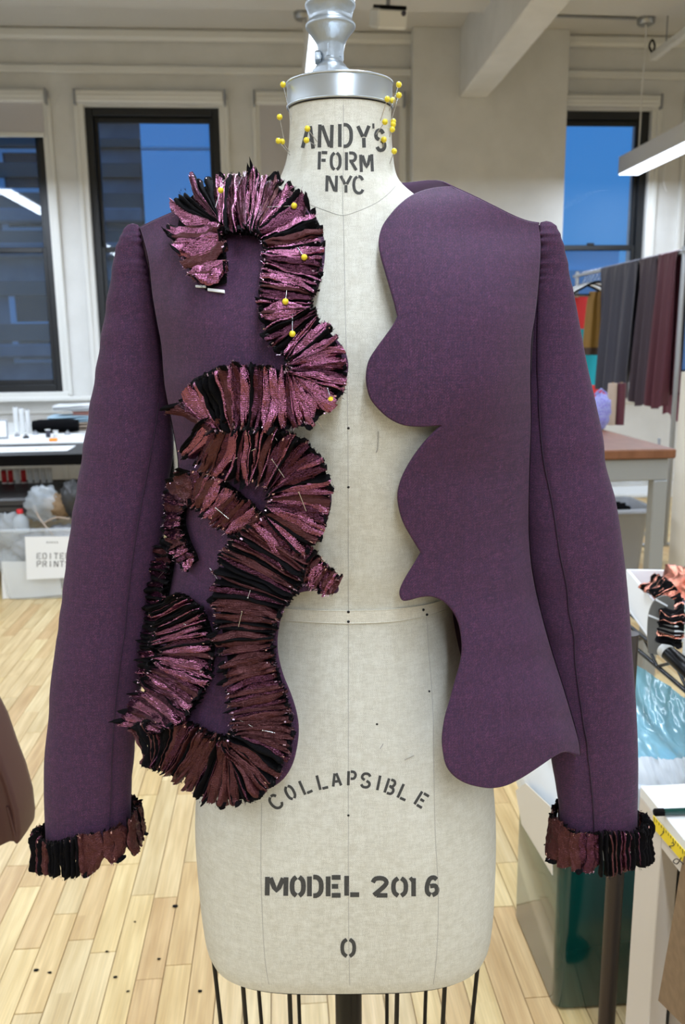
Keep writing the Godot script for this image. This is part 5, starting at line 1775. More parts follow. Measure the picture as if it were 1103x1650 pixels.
	for q in [[18, 850, 0.09, 0.10, 0.08, "clear_bag", "clear crumpled bag at the left end of the storage bin"], [70, 812, 0.10, 0.10, 0.09, "clear_bag", "clear crumpled bag heaped highest in the storage bin"], [95, 815, 0.08, 0.07, 0.07, "kraft_paper", "brown crumpled paper at the right of the storage bin"], [118, 805, 0.07, 0.1, 0.08, "charcoal_board", "dark crumpled bag at the far right of the storage bin"], [50, 880, 0.10, 0.09, 0.09, "grey_plastic", "grey crumpled bag low in the storage bin"], [100, 870, 0.11, 0.09, 0.09, "grey_plastic", "grey crumpled bag low at the storage bin's right"], [20, 905, 0.09, 0.07, 0.08, "clear_bag", "clear crumpled bag deep in the storage bin"]]:
		st = st_new()
		crumple(st, wz(q[0], q[1], -4.56), Vector3(q[2], q[3], q[4]), int(q[0]) * 7)
		tag(commit("crumpled_bag", st, M[q[5]]), q[6], "bag", g)
	st = st_new()
	var pp := [wz(2, 905, -4.42), wz(92, 905, -4.42), wz(100, 958, -4.43), wz(60, 962, -4.43), wz(4, 965, -4.43)]
	slab(st, pp, Vector3(0, 0, 1), 0.002)
	tag(commit("paper_sheet", st, M.paper), "white paper standing inside the front of the storage bin", "paper", g)
	st = st_new()
	var cord := [wz(55, 815, -4.5), wz(62, 832, -4.46), wz(75, 850, -4.4), wz(85, 862, -4.4)]
	tube(st, bez(cord, 6), 0.004, 6)
	tube(st, bez([wz(72, 842, -4.42), wz(90, 834, -4.42), wz(112, 836, -4.42)], 6), 0.004, 6)
	tag(commit("loose_cord", st, M.beige_cloth), "pale cord trailing over the storage bin's rim", "cord", g)
	# scraps on the boards
	var k := 0
	for q in [[282, 1460, 0.006, "largest dark scrap on the floor, near the dress form"], [322, 1597, 0.0045, "dark flat scrap close to the cage of the form"], [58, 1563, 0.004, "dark flake low at the left of the floor"], [80, 1567, 0.003, "small dark flake right beside another flake at the left"], [186, 1574, 0.0035, "dark flake between the cuff and the form"], [206, 1597, 0.0025, "tiny dark flake below the left cuff"], [172, 1533, 0.003, "short dark dash on a board left of the form"], [256, 1545, 0.003, "thin dark dash beside a board joint near the form"], [217, 1485, 0.0022, "faint dark dash under the left cuff's inner end"]]:
		var p := wy(q[0], q[1], 0.0016)
		st = st_new()
		var sh := []
		for j in 6:
			var an := TAU * j / 6.0
			var rr: float = q[2] * (0.7 + 0.5 * rng.randf())
			sh.append(p + Vector3(cos(an) * rr * 1.5, 0.0006, -sin(an) * rr))
		slab(st, sh, Vector3.UP, 0.0008)
		tag(commit("floor_scrap", st, M.black_cloth), q[3], "scrap", "dark scraps on the floor")
		k += 1
	# brown coat hanging close by at the left
	t = form_thing("brown_coat", "dark brown leather coat, only its hem corner in view at left", "coat")
	st = st_new()
	var rows := []
	for q in [[560, -210, 60], [640, -190, 90], [760, -150, 120], [900, -110, 135], [1050, -55, 140], [1165, 1, 140], [1210, 16, 140], [1250, 31, 138], [1290, 42, 136], [1325, 46, 134], [1339, 45, 132]]:
		var cc := lz(q[1] - q[2], q[0], -0.36)
		var w := lz(q[1], q[0], -0.36).distance_to(cc)
		var row := []
		for j in 40:
			var th := TAU * j / 40.0
			row.append(cc + Vector3(signf(cos(th)) * pow(absf(cos(th)), 0.4) * w, 0, signf(sin(th)) * pow(absf(sin(th)), 0.6) * w * 0.4 + 0.012 * sin(th * 6.0) * smoothstep(800.0, 1300.0, q[0])))
		rows.append(row)
	sheet(st, rows, true)
	commit("coat_body", st, M.brown_leather, t)
	st = st_new()
	var inn: Array = rows[-1].map(func(p): return p.lerp(lz(-87, 1339, -0.36), 0.08) + Vector3(0, 0.06, 0))
	sheet(st, [rows[-1], inn], true)
	commit("hem_facing", st, M.brown_leather, t)
	st = st_new()
	var low := lz(-87, 1339, -0.36)
	var up := lz(-270, 560, -0.36)
	tube(st, [Vector3(low.x, 0.0, low.z), Vector3(low.x, up.y + 0.1, low.z)], 0.014, 10)
	lathe(st, [Vector2(0.001, 0.0), Vector2(0.17, 0.0), Vector2(0.17, 0.012), Vector2(0.03, 0.02), Vector2(0.001, 0.02)], 24, Vector3(low.x, 0, low.z))
	commit("stand", st, M.black_steel, t)

# ------------------------------------------------------------------ right side of the room
# cloth thrown over the rack's bar: hangs on both sides with folds along z
func drape(called: String, label: String, z0: float, z1: float, hem: float, hem_back: float, folds: float, deep: float, m: Material, taper := 0.75, ph := 0.0, one_side := false) -> void:
	var st := st_new()
	var rows := []
	var bx := 2.29
	for j in 33:
		var row := []
		var v := -1.0 + 2.0 * j / 32.0
		if one_side:
			v = j / 32.0
		var av := absf(v)
		var sd := signf(v)
		var y := 1.812
		var off := 0.0
		if av < 0.08:
			var a := av / 0.08 * PI / 2
			y = 1.803 + 0.017 * cos(a)
			off = 0.017 * sin(a)
		else:
			var k := (av - 0.08) / 0.92
			y = lerpf(1.80, hem if sd < 0 else hem_back, k)
			off = 0.017
		var low := clampf((1.8 - y) / 0.8, 0.0, 1.0)
		for i in 41:
			var s := i / 40.0
			var wave := (sin(s * folds * TAU + ph) + 0.4 * sin(s * folds * 2.3 * TAU + ph * 2.0)) * deep * pow(low, 0.6)
			var zz := lerpf(z0, z1, 0.5 + (s - 0.5) * lerpf(1.0, taper, low))
			var hem_wave := 0.02 * sin(s * 5.0 + ph) * low
			row.append(Vector3(bx + sd * off + sd * ((0.10 if one_side else 0.015) * low) + wave, y + hem_wave, zz))
		rows.append(row)
	sheet(st, rows)
	tag(commit(called, st, m), label, "cloth", "cloths thrown over the garment rack")

func hanging_garment(called: String, label: String, z: float, outline_px: Array, bands: Array, category := "garment") -> void:
	# a flat-hung garment seen from the front: outline rows [y px, left px, right px]
	var t := thing(called, label, category, Vector3.ZERO, 0.0, "garments on hangers at the far end of the rack")
	for b in bands:
		var st := st_new()
		var rows := []
		for q in outline_px:
			if q[0] < b[0] - 0.1 or q[0] > b[1] + 0.1:
				continue
			var l := wz(q[1], q[0], z)
			var r := wz(q[2], q[0], z)
			var row := []
			for k in 28:
				var th := TAU * k / 28.0
				var p := l.lerp(r, 0.5 + 0.5 * cos(th))
				p.z += sin(th) * 0.035 + 0.012 * sin(cos(th) * 9.0) 
				row.append(p)
			rows.append(row)
		sheet(st, rows, true)
		commit(b[3], st, M[b[2]], t)

func hanger(z: float, label: String, m: Material) -> void:
	var t := thing("clothes_hanger", label, "hanger", Vector3(2.29, 1.8, z), 0.15, "hangers on the garment rack")
	var st := st_new()
	tube(st, bez([Vector3(-0.008, 0.012, 0), Vector3(0.0, 0.018, 0), Vector3(0.017, 0.010, 0), Vector3(0.02, -0.02, 0), Vector3(0.0, -0.05, 0), Vector3(0, -0.075, 0)], 5), 0.003, 6)
	commit("hook", st, M.pin_steel, t)
	st = st_new()
	tube(st, bez([Vector3(-0.21, -0.165, 0.01), Vector3(-0.15, -0.13, 0), Vector3(0, -0.075, 0), Vector3(0.15, -0.13, 0), Vector3(0.21, -0.165, 0.01)], 5), 0.009, 8)
	tube(st, [Vector3(-0.2, -0.165, 0.01), Vector3(0.2, -0.165, 0.01)], 0.006, 8)
	commit("shoulder_bar", st, m, t)

func build_right_side() -> void:
	var st := st_new()
	# garment rack
	var rk := thing("garment_rack", "steel rolling garment rack running towards the right window", "rack", Vector3(2.29, 0, -5.6))
	for z in [0.86, -0.86]:
		st = st_new()
		tube(st, [Vector3(-0.0, 0.12, z), Vector3(0.0, 1.83, z)], 0.014, 12)
		commit("upright", st, M.brushed_steel, rk)
		st = st_new()
		tube(st, [Vector3(-0.28, 0.11, z), Vector3(0.28, 0.11, z)], 0.014, 12)
		var ft := commit("foot_rail", st, M.brushed_steel, rk)
		for s in [-0.26, 0.26]:
			st = st_new()
			lathe(st, [Vector2(0.002, -0.012), Vector2(0.036, -0.012), Vector2(0.04, -0.006), Vector2(0.04, 0.006), Vector2(0.036, 0.012), Vector2(0.002, 0.012)], 16, Vector3(s, 0.04, z), Basis(Vector3.BACK, PI / 2))
			tube(st, [Vector3(s, 0.04, z + 0.016), Vector3(s, 0.1, z + 0.012)], 0.007, 8)
			commit("caster", st, M.black_steel, ft)
	st = st_new()
	tube(st, [Vector3(0, 1.8, 0.91), Vector3(0, 1.8, -0.93)], 0.0135, 12)
	commit("hanging_bar", st, M.brushed_steel, rk)
	st = st_new()
	tube(st, [Vector3(0, 0.11, 0.86), Vector3(0, 0.11, -0.86)], 0.012, 10)
	commit("base_rail", st, M.brushed_steel, rk)
	drape("draped_cloth", "slate grey satin cloth over the rack's bar, farthest of the draped cloths", -5.95, -5.32, 0.96, 1.1, 3.5, 0.035, M.slate_satin, 0.8, 0.4)
	drape("draped_cloth", "dusky plum cloth over the rack between slate and burgundy", -5.30, -5.06, 0.93, 1.2, 2.0, 0.03, M.plum_cloth, 0.9, 1.4)
	drape("draped_cloth", "burgundy cloth over the rack nearest to its front upright", -5.04, -4.79, 0.93, 1.0, 2.2, 0.03, M.burgundy_cloth, 0.95, 2.4)
	drape("draped_cloth", "mauve dotted lace hanging lowest below the burgundy cloth", -5.16, -4.90, 1.3, 0.85, 1.0, 0.012, M.mauve_cloth, 0.9, 0.2, true)
	for k in 5:
		hanger(-6.02 - k * 0.075, ["black hanger nearest to the slate cloth", "white hanger second from the slate cloth", "black hanger in the middle of the hanger row", "white hanger second from the rack's far end", "white hanger at the rack's far end"][k], M.black_matte if k % 2 == 0 else M.white_cord)
	hanging_garment("hanging_garment", "ochre and brown garment hanging beside the slate cloth", -6.0, [[470, 950, 974], [485, 946, 976], [510, 943, 978], [540, 940, 979], [560, 938, 980], [572, 938, 980]], [[470, 560, "ochre_cloth", "ochre_panel"], [560, 572, "brown_cloth", "brown_hem"]])
	hanging_garment("hanging_garment", "red and teal colour-blocked garment behind the ochre one", -6.25, [[478, 905, 962], [500, 902, 966], [530, 900, 975], [536, 900, 978], [580, 898, 984], [620, 898, 988], [645, 898, 990]], [[478, 530, "red_cloth", "red_yoke"], [530, 620, "teal_cloth", "teal_panel"], [620, 645, "red_cloth", "red_hem"]])
	# tall cutting table
	var cx := 1.05
	var cz := -3.6
	var ct := thing("cutting_table", "tall cutting table with wooden top and grey steel frame", "table", Vector3(cx, 0, cz))
	st = st_new()
	bevel_box(st, Vector3(0, 0.9, 0), Vector3(0.88, 0.036, 1.12), 0.005)
	commit("table_top", st, M.table_wood, ct)
	for s in [-1.0, 1.0]:
		st = st_new()
		bevel_box(st, Vector3(0, 0.838, s * 0.52), Vector3(0.84, 0.085, 0.04), 0.004)
		commit("apron", st, M.grey_steel, ct)
		st = st_new()
		bevel_box(st, Vector3(s * 0.40, 0.838, 0), Vector3(0.04, 0.085, 1.0), 0.004)
		commit("apron", st, M.grey_steel, ct)
		for s2 in [-1.0, 1.0]:
			st = st_new()
			bevel_box(st, Vector3(s * 0.395, 0.398, s2 * 0.515), Vector3(0.055, 0.796, 0.055), 0.004)
			commit("leg", st, M.grey_steel, ct)
	st = st_new()
	bevel_box(st, Vector3(0.395, 0.28, 0), Vector3(0.03, 0.04, 0.98), 0.003)
	commit("stretcher", st, M.charcoal_board, ct)
	for q in [[983, "beige_cloth", "beige cloth roll standing at the back of the cutting table"], [997, "burgundy_cloth", "burgundy cloth roll standing at the back of the cutting table"]]:
		var p := wz(q[0], 690, -3.95)
		var rl := thing("cloth_roll", q[2], "cloth roll", Vector3(p.x, 0.9185, -3.95))
		st = st_new()
		lathe(st, [Vector2(0.006, 0), Vector2(0.021, 0), Vector2(0.022, 0.12), Vector2(0.021, 0.2), Vector2(0.006, 0.2)], 16)
		commit("roll", st, M[q[1]], rl)
		st = st_new()
		tube(st, [Vector3(0, 0.0, 0), Vector3(0, 0.205, 0)], 0.0065, 10)
		commit("core", st, M.kraft_paper, rl)
	var bg := thing("printed_bag", "blue and white printed plastic bag slumped on the cutting table by the sleeve", "bag", Vector3(0, 0, 0))
	st = st_new()
	crumple(st, Vector3(wz(966, 672, -3.75).x, 0.918 + 0.085, -3.75), Vector3(0.05, 0.085, 0.04), 5)
	commit("bag_body", st, M.blue_print, bg)
	st = st_new()
	tube(st, [Vector3(wz(966, 672, -3.75).x - 0.03, 1.08, -3.75), Vector3(wz(966, 672, -3.75).x, 1.105, -3.75), Vector3(wz(966, 672, -3.75).x + 0.03, 1.08, -3.75)], 0.004, 6)
	commit("bag_neck", st, M.blue_print, bg)
	# things under the table
	var dr := thing("clear_drawer", "clear plastic drawer of grey bits hung under the cutting table", "drawer", Vector3(wz(985, 765, -3.65).x, 0.70, -3.65))
	st = st_new()
	for b in [[Vector3(0, 0.003, 0), Vector3(0.30, 0.006, 0.34)], [Vector3(0, 0.06, 0.17), Vector3(0.30, 0.12, 0.005)], [Vector3(0, 0.06, -0.17), Vector3(0.30, 0.12, 0.005)], [Vector3(0.15, 0.06, 0), Vector3(0.005, 0.12, 0.34)], [Vector3(-0.15, 0.06, 0), Vector3(0.005, 0.12, 0.34)]]:
		bevel_box(st, b[0], b[1], 0.001)
	commit("tub", st, M.clear_plastic, dr)
	st = st_new()
	for s in [-1.0, 1.0]:
		bevel_box(st, Vector3(s * 0.16, 0.121, 0), Vector3(0.02, 0.008, 0.36), 0.001)
		bevel_box(st, Vector3(s * 0.165, 0.16, 0.1), Vector3(0.006, 0.075, 0.02), 0.001)
	commit("runner", st, M.grey_plastic, dr)
	st = st_new()
	crumple(st, dr.position + Vector3(-0.02, 0.055, 0.02), Vector3(0.10, 0.045, 0.11), 15)
	tag(commit("crumpled_bag", st, M.grey_plastic), "grey crumpled bits inside the clear drawer", "bag")
	var bp := wy(1000, 945, 0.0)
	var gb := thing("plastic_tub", "grey plastic tub of dark cloth on the floor behind the cutting table", "tub", Vector3(wz(975, 900, -4.45).x, 0, -4.45))
	st = st_new()
	var rr := func(w: float, d: float, y: float) -> Array:
		var o := []
		for k in 32:
			var th := TAU * k / 32.0
			o.append(Vector3(w * signf(cos(th)) * pow(absf(cos(th)), 0.35), y, d * signf(sin(th)) * pow(absf(sin(th)), 0.35)))
		return o
	sheet(st, [rr.call(0.01, 0.01, 0.004), rr.call(0.14, 0.14, 0.004), rr.call(0.145, 0.145, 0.02), rr.call(0.175, 0.18, 0.43), rr.call(0.195, 0.20, 0.435), rr.call(0.195, 0.20, 0.41)], true)
	commit("tub_body", st, M.grey_plastic, gb)
	st = st_new()
	bevel_box(st, Vector3(0.01, 0.53, -0.02), Vector3(0.42, 0.02, 0.40), 0.006, Basis(Vector3.RIGHT, 0.12))
	bevel_box(st, Vector3(-0.17, 0.48, -0.15), Vector3(0.02, 0.1, 0.02), 0.002)
	commit("raised_lid", st, M.clear_plastic, gb)
	st = st_new()
	crumple(st, gb.position + Vector3(0, 0.39, 0), Vector3(0.13, 0.055, 0.13), 21)
	tag(commit("cloth_heap", st, M.black_cloth), "black cloth heaped in the grey plastic tub", "cloth")
	# cream roll at the picture's right
	var cr := thing("fabric_roll", "cream fabric roll standing on the floor by the rack's front upright", "fabric roll", Vector3(wz(1112, 700, -4.55).x, 0.0, -4.55))
	st = st_new()
	lathe(st, [Vector2(0.02, 0.0), Vector2(0.07, 0.0), Vector2(0.074, 0.4), Vector2(0.07, 1.14), Vector2(0.02, 1.14)], 24)
	commit("roll", st, M.cream_board, cr)
	st = st_new()
	tube(st, [Vector3(0, 0.001, 0), Vector3(0, 1.2, 0)], 0.02, 12)
	commit("core", st, M.white_paint, cr)
	var f0 := wz(978, 1620, -1.31)
	var po := thing("bronze_pole", "dark bronze metal pole standing in front of the green waste bin", "pole", Vector3(f0.x, 0.0, -1.31))
	st = st_new()
	tube(st, [Vector3(0, 0.012, 0), Vector3(0, 0.84, 0)], 0.0155, 18)
	commit("shaft", st, M.bronze_post, po)
	st = st_new()
	lathe(st, [Vector2(0.001, 0.0), Vector2(0.05, 0.0), Vector2(0.05, 0.008), Vector2(0.02, 0.014), Vector2(0.001, 0.014)], 20)
	commit("foot", st, M.black_steel, po)
	wire_shelf()
	green_bin()
	white_cabinet()

func wire_shelf() -> void:
	var h := 0.72
	var a := wy(1014, 1006, h)
	var b := wy(1103, 1085, h)
	var x := (a.x + b.x) / 2.0
	var za := a.z - 0.32
	var zb := -1.33
	var w := 0.62
	var t := thing("wire_shelving", "black wire shelving unit with a truss-edged shelf", "shelving", Vector3(x, 0, 0))
	var st := st_new()
	for s in [[0.0, za], [0.0, zb], [w, za], [w, zb]]:
		st = st_new()
		tube(st, [Vector3(s[0], 0.0, s[1]), Vector3(s[0], h + 0.05, s[1])], 0.0155, 14)
		lathe(st, [Vector2(0.001, 0.0), Vector2(0.02, 0.0), Vector2(0.02, 0.012), Vector2(0.0155, 0.014)], 14, Vector3(s[0], 0, s[1]))
		commit("post", st, M.black_steel, t)
		st = st_new()
		lathe(st, [Vector2(0.0156, h - 0.05), Vector2(0.022, h - 0.045), Vector2(0.019, h + 0.01), Vector2(0.0156, h + 0.015)], 14, Vector3(s[0], 0, s[1]))
		commit("corner_sleeve", st, M.black_steel, t)
	for e in [[Vector3(0, 0, za), Vector3(0, 0, zb)], [Vector3(w, 0, za), Vector3(w, 0, zb)], [Vector3(0, 0, za), Vector3(w, 0, za)], [Vector3(0, 0, zb), Vector3(w, 0, zb)]]:
		st = st_new()
		for y in [h, h - 0.036]:
			tube(st, [e[0] + Vector3(0, y, 0), e[1] + Vector3(0, y, 0)], 0.0046, 8)
		var zig := []
		var n := 10
		for k in n + 1:
			zig.append(e[0].lerp(e[1], float(k) / n) + Vector3(0, h if k % 2 == 0 else h - 0.036, 0))
		tube(st, zig, 0.0036, 6)
		commit("edge_truss", st, M.black_steel, t)
	for k in 11:
		var xx := w * (k + 0.5) / 11.0
		st = st_new()
		tube(st, [Vector3(xx, h + 0.003, za), Vector3(xx, h + 0.003, zb)], 0.0024, 6)
		commit("shelf_wire", st, M.black_steel, t)
	# trays on it
	var y0 := h + 0.0058
	var g := "white foam trays on the wire shelf"
	tray("white foam tray holding copper cloth on the wire shelf", Vector3(0.868, y0, -1.662), Vector3(0.22, 0.086, 0.24), -0.18, g)
	var c2 := wy(1092, 1052, y0)
	tray("white foam tray nearer the front of the wire shelf", Vector3(c2.x + 0.10, y0, c2.z + 0.085), Vector3(0.19, 0.09, 0.16), 0.0, g)
	# heap of copper pleats
	var heap := thing("copper_ruffle", "crumpled copper metallic pleated cloth in the white tray", "cloth", Vector3.ZERO)
	st = st_new()
	var n := FastNoiseLite.new()
	n.seed = 8
	n.frequency = 22.0
	n.fractal_octaves = 3
	var rows := []
	for j in 30:
		var row := []
		var la := -0.3 + (PI / 2 + 0.3) * j / 29.0
		for k in 60:
			var lo := TAU * k / 60.0
			var d := Vector3(cos(la) * cos(lo) * 0.075, sin(la) * 0.07, cos(la) * sin(lo) * 0.09)
			var rdg := 1.0 + 0.22 * sin(lo * 16.0 + 2.0 * n.get_noise_3dv(d * 1.5)) * cos(la) + 0.35 * n.get_noise_3dv(d)
			row.append(Vector3(0.885, y0 + 0.05, -1.66) + d * rdg)
		rows.append(row)
	sheet(st, rows, true)
	commit("crumpled_pleats", st, M.copper_lurex, heap)
	# the tail that hangs over the shelf's edge
	var root := thing("ruffle_tail", "black and copper pleated tail hanging over the edge of the white tray", "ruffle trim", Vector3.ZERO)
	var e := RandomNumberGenerator.new()
	e.seed = 88
	var fr := []
	var path := bez([wy(1052, 942, y0 + 0.10), wy(1072, 955, y0 + 0.125), wy(1082, 978, y0 + 0.105), wz(1082, 1005, c2.z + 0.16), wz(1077, 1036, c2.z + 0.17)], 9)
	for k in path.size():
		var tt: Vector3 = (path[mini(k + 1, path.size() - 1)] - path[maxi(k - 1, 0)]).normalized()
		var nn := Vector3(-0.45, 0.35, 0.8)
		nn = (nn - tt * nn.dot(tt)).normalized()
		fr.append([path[k], nn.cross(tt).normalized() * 0.021, nn, 0.72])
	pleats(root, fr, 0.012, 0.006, 0.004, e, false, 0.2)
	for p in root.get_children():
		if p.name.begins_with("pleat") and p.mesh.get_surface_count() > 0:
			if p.mesh.surface_get_material(0) != M.black_pleat:
				p.mesh.surface_set_material(0, M.copper_lurex)
	# grey card with white bands behind the tail
	st = st_new()
	var zc := c2.z + 0.10
	var card := []
	for p in bez([Vector2(1044, 1052), Vector2(1043, 1015), Vector2(1046, 985), Vector2(1056, 966), Vector2(1072, 960), Vector2(1086, 968)], 5):
		card.append(wz(p.x, p.y, zc))
	card.append(wz(1086, 1062, zc))
	slab(st, card, Vector3(0, 0, 1), 0.003)
	var cd := thing("pattern_card", "grey rounded pattern card with white bands beside the copper tail", "card", Vector3.ZERO)
	commit("card", st, M.grey_board, cd)
	for q in [[[1056, 964], [1075, 975], [1075, 978], [1056, 968]], [[1044.5, 990], [1070, 1000], [1070, 1003], [1044.5, 993]]]:
		st = st_new()
		var bb := []
		for p in q:
			bb.append(wz(p[0], p[1], zc + 0.0012))
		slab(st, bb, Vector3(0, 0, 1), 0.001)
		commit("white_band", st, M.paper, cd)
	var mk := thing("marker_pen", "black marker with white cap lying across the wire shelf's edge", "marker", Vector3.ZERO)
	var m0 := wz(1072, 1049, zc + 0.06)
	var m1 := wz(1118, 1092, zc + 0.12)
	st = st_new()
	tube(st, [m0, m0.lerp(m1, 0.06), m1], [0.011, 0.0125, 0.0125], 14)
	commit("barrel", st, M.black_steel, mk)
	st = st_new()
	var dd := (m0 - m1).normalized()
	tube(st, [m0 - dd * 0.004, m0 + dd * 0.006, m0 + dd * 0.009], [0.0135, 0.0135, 0.011], 14)
	commit("white_cap", st, M.white_paint, mk)

func tray(label: String, at: Vector3, s: Vector3, turn: float, group: String) -> void:
	var t := thing("foam_tray", label, "tray", at, turn, group)
	var st := st_new()
	bevel_box(st, Vector3(0, 0.003, 0), Vector3(s.x, 0.006, s.z), 0.001)
	commit("base", st, M.paper, t)
	for k in [-1.0, 1.0]:
		st = st_new()
		bevel_box(st, Vector3(k * (s.x / 2 - 0.003), s.y / 2 + 0.003, 0), Vector3(0.006, s.y - 0.006, s.z), 0.001)
		commit("side_wall", st, M.paper, t)
		st = st_new()
		bevel_box(st, Vector3(0, s.y / 2 + 0.003, k * (s.z / 2 - 0.003)), Vector3(s.x - 0.012, s.y - 0.006, 0.006), 0.001)
		commit("end_wall", st, M.paper, t)

func green_bin() -> void:
	var x0 := wy(835, 1490, 0.0).x
	var z0 := -1.72
	var z1 := -1.42
	var x1 := x0 + 0.46
	var hgt := 0.44
	var t := thing("waste_bin", "glossy dark green waste bin with rounded corners lined with plastic bags", "bin", Vector3((x0 + x1) / 2, 0, (z0 + z1) / 2))
	var w := (x1 - x0) / 2
	var d := (z1 - z0) / 2
	var rr := func(grow: float, y: float) -> Array:
		var o := []
		for c in 4:
			var sx: float = [1, -1, -1, 1][c]
			var sz: float = [1, 1, -1, -1][c]
			var rad := 0.022 + grow
			for k in 9:
				var a: float = PI / 2 * c + PI / 2 * k / 8.0
				o.append(Vector3(sx * (w - 0.022) + cos(a) * rad, y, sz * (d - 0.022) + sin(a) * rad))
		return o
	var st := st_new()
	sheet(st, [rr.call(-0.02, 0.003), rr.call(-0.004, 0.003), rr.call(0.0, 0.008), rr.call(0.0, hgt - 0.004), rr.call(-0.003, hgt), rr.call(-0.006, hgt - 0.004), rr.call(-0.006, 0.02)], true)
	commit("bin_body", st, M.green_bin, t)
	# white liner folded over the rim
	st = st_new()
	var n := FastNoiseLite.new()
	n.seed = 12
	n.frequency = 14.0
	var rows := []
	for j in 21:
		var v := j / 20.0
		var ring: Array = rr.call(0.004, hgt)
		var row := []
		for k in ring.size():
			var p: Vector3 = ring[k]
			var wob := n.get_noise_3dv(p * 2.0 + Vector3(v, 0, 0))
			var billow := Vector3(0.02, 0.085, 0) * smoothstep(-w + 0.16, -w, p.x) * exp(-pow((v - 0.33) / 0.16, 2.0)) * (0.8 + 0.5 * wob)
			if v < 0.3:
				row.append(Vector3(p.x * 0.97, hgt - 0.40 + v / 0.3 * 0.41, p.z * 0.95) + p.normalized() * wob * 0.006 + billow)
			else:
				var q := (v - 0.3) / 0.7
				var len := 0.055 + 0.05 * absf(n.get_noise_3dv(p * 0.6 + Vector3(0, 5, 0))) + (0.05 if p.x < -w + 0.03 else 0.0)
				row.append(p + Vector3(p.x, 0, p.z).normalized() * (0.003 + 0.008 * absf(wob) + 0.006 * sin(q * 3.0)) + Vector3(0, 0.012 - q * len, 0) + billow)
		rows.append(row)
	sheet(st, rows, true)
	tag(commit("bin_liner", st, M.white_bag), "white plastic liner folded over the green bin's rim", "bin bag").position = t.position
	# cream paper flap over the left side
	st = st_new()
	var flap := []
	for p in [[830, 1274], [846, 1262], [886, 1300], [888, 1350], [889, 1410], [864, 1368], [840, 1328]]:
		flap.append(wx(p[0], p[1], x0 - 0.022))
	slab(st, flap, Vector3(-1, 0, 0), 0.0015)
	tag(commit("paper_flap", st, M.cream_board), "cream pattern paper hanging over the green bin's left side", "paper")
	# blue bag rising behind
	st = st_new()
	rows = []
	for j in 25:
		var v := j / 24.0
		var row := []
		for k in 41:
			var u := k / 40.0
			var top := wz(lerpf(985, 1180, u), lerpf(1048, 1196, u) - 12.0 * sin(u * PI), lerpf(-1.80, -1.70, u))
			var low := wz(lerpf(985, 1180, u), 1236, -1.46)
			var p := top.lerp(low, v)
			p += Vector3(0, -0.03, -0.05) * sin(v * PI) + Vector3(0.2, 0.5, 1).normalized() * (0.010 * n.get_noise_2d(u * 3.0 + v * 5.0, v * 1.2) + 0.004 * n.get_noise_2d(u * 9.0 - v * 8.0, v * 3.0))
			row.append(p)
		rows.append(row)
	sheet(st, rows)
	tag(commit("blue_bag", st, M.blue_bag), "translucent blue plastic bag opened wide behind the white cabinet", "bin bag")
	st = st_new()
	rows = []
	for j in 13:
		var v := j / 12.0
		var row := []
		for k in 49:
			var u := k / 48.0
			var p := wz(lerpf(990, 1180, u), 1222.0 + 3.0 * sin(u * 17.0), -1.44)
			p.y -= v * 0.12
			p.z += 0.03 * sin(v * 2.6) + 0.012 * n.get_noise_2d(u * 50.0, v * 9.0) + 0.006 * n.get_noise_2d(u * 110.0, v * 14.0)
			row.append(p)
		rows.append(row)
	sheet(st, rows)
	tag(commit("white_bag", st, M.white_bag), "milky plastic bag rim rolled out in front of the blue bag", "bin bag")

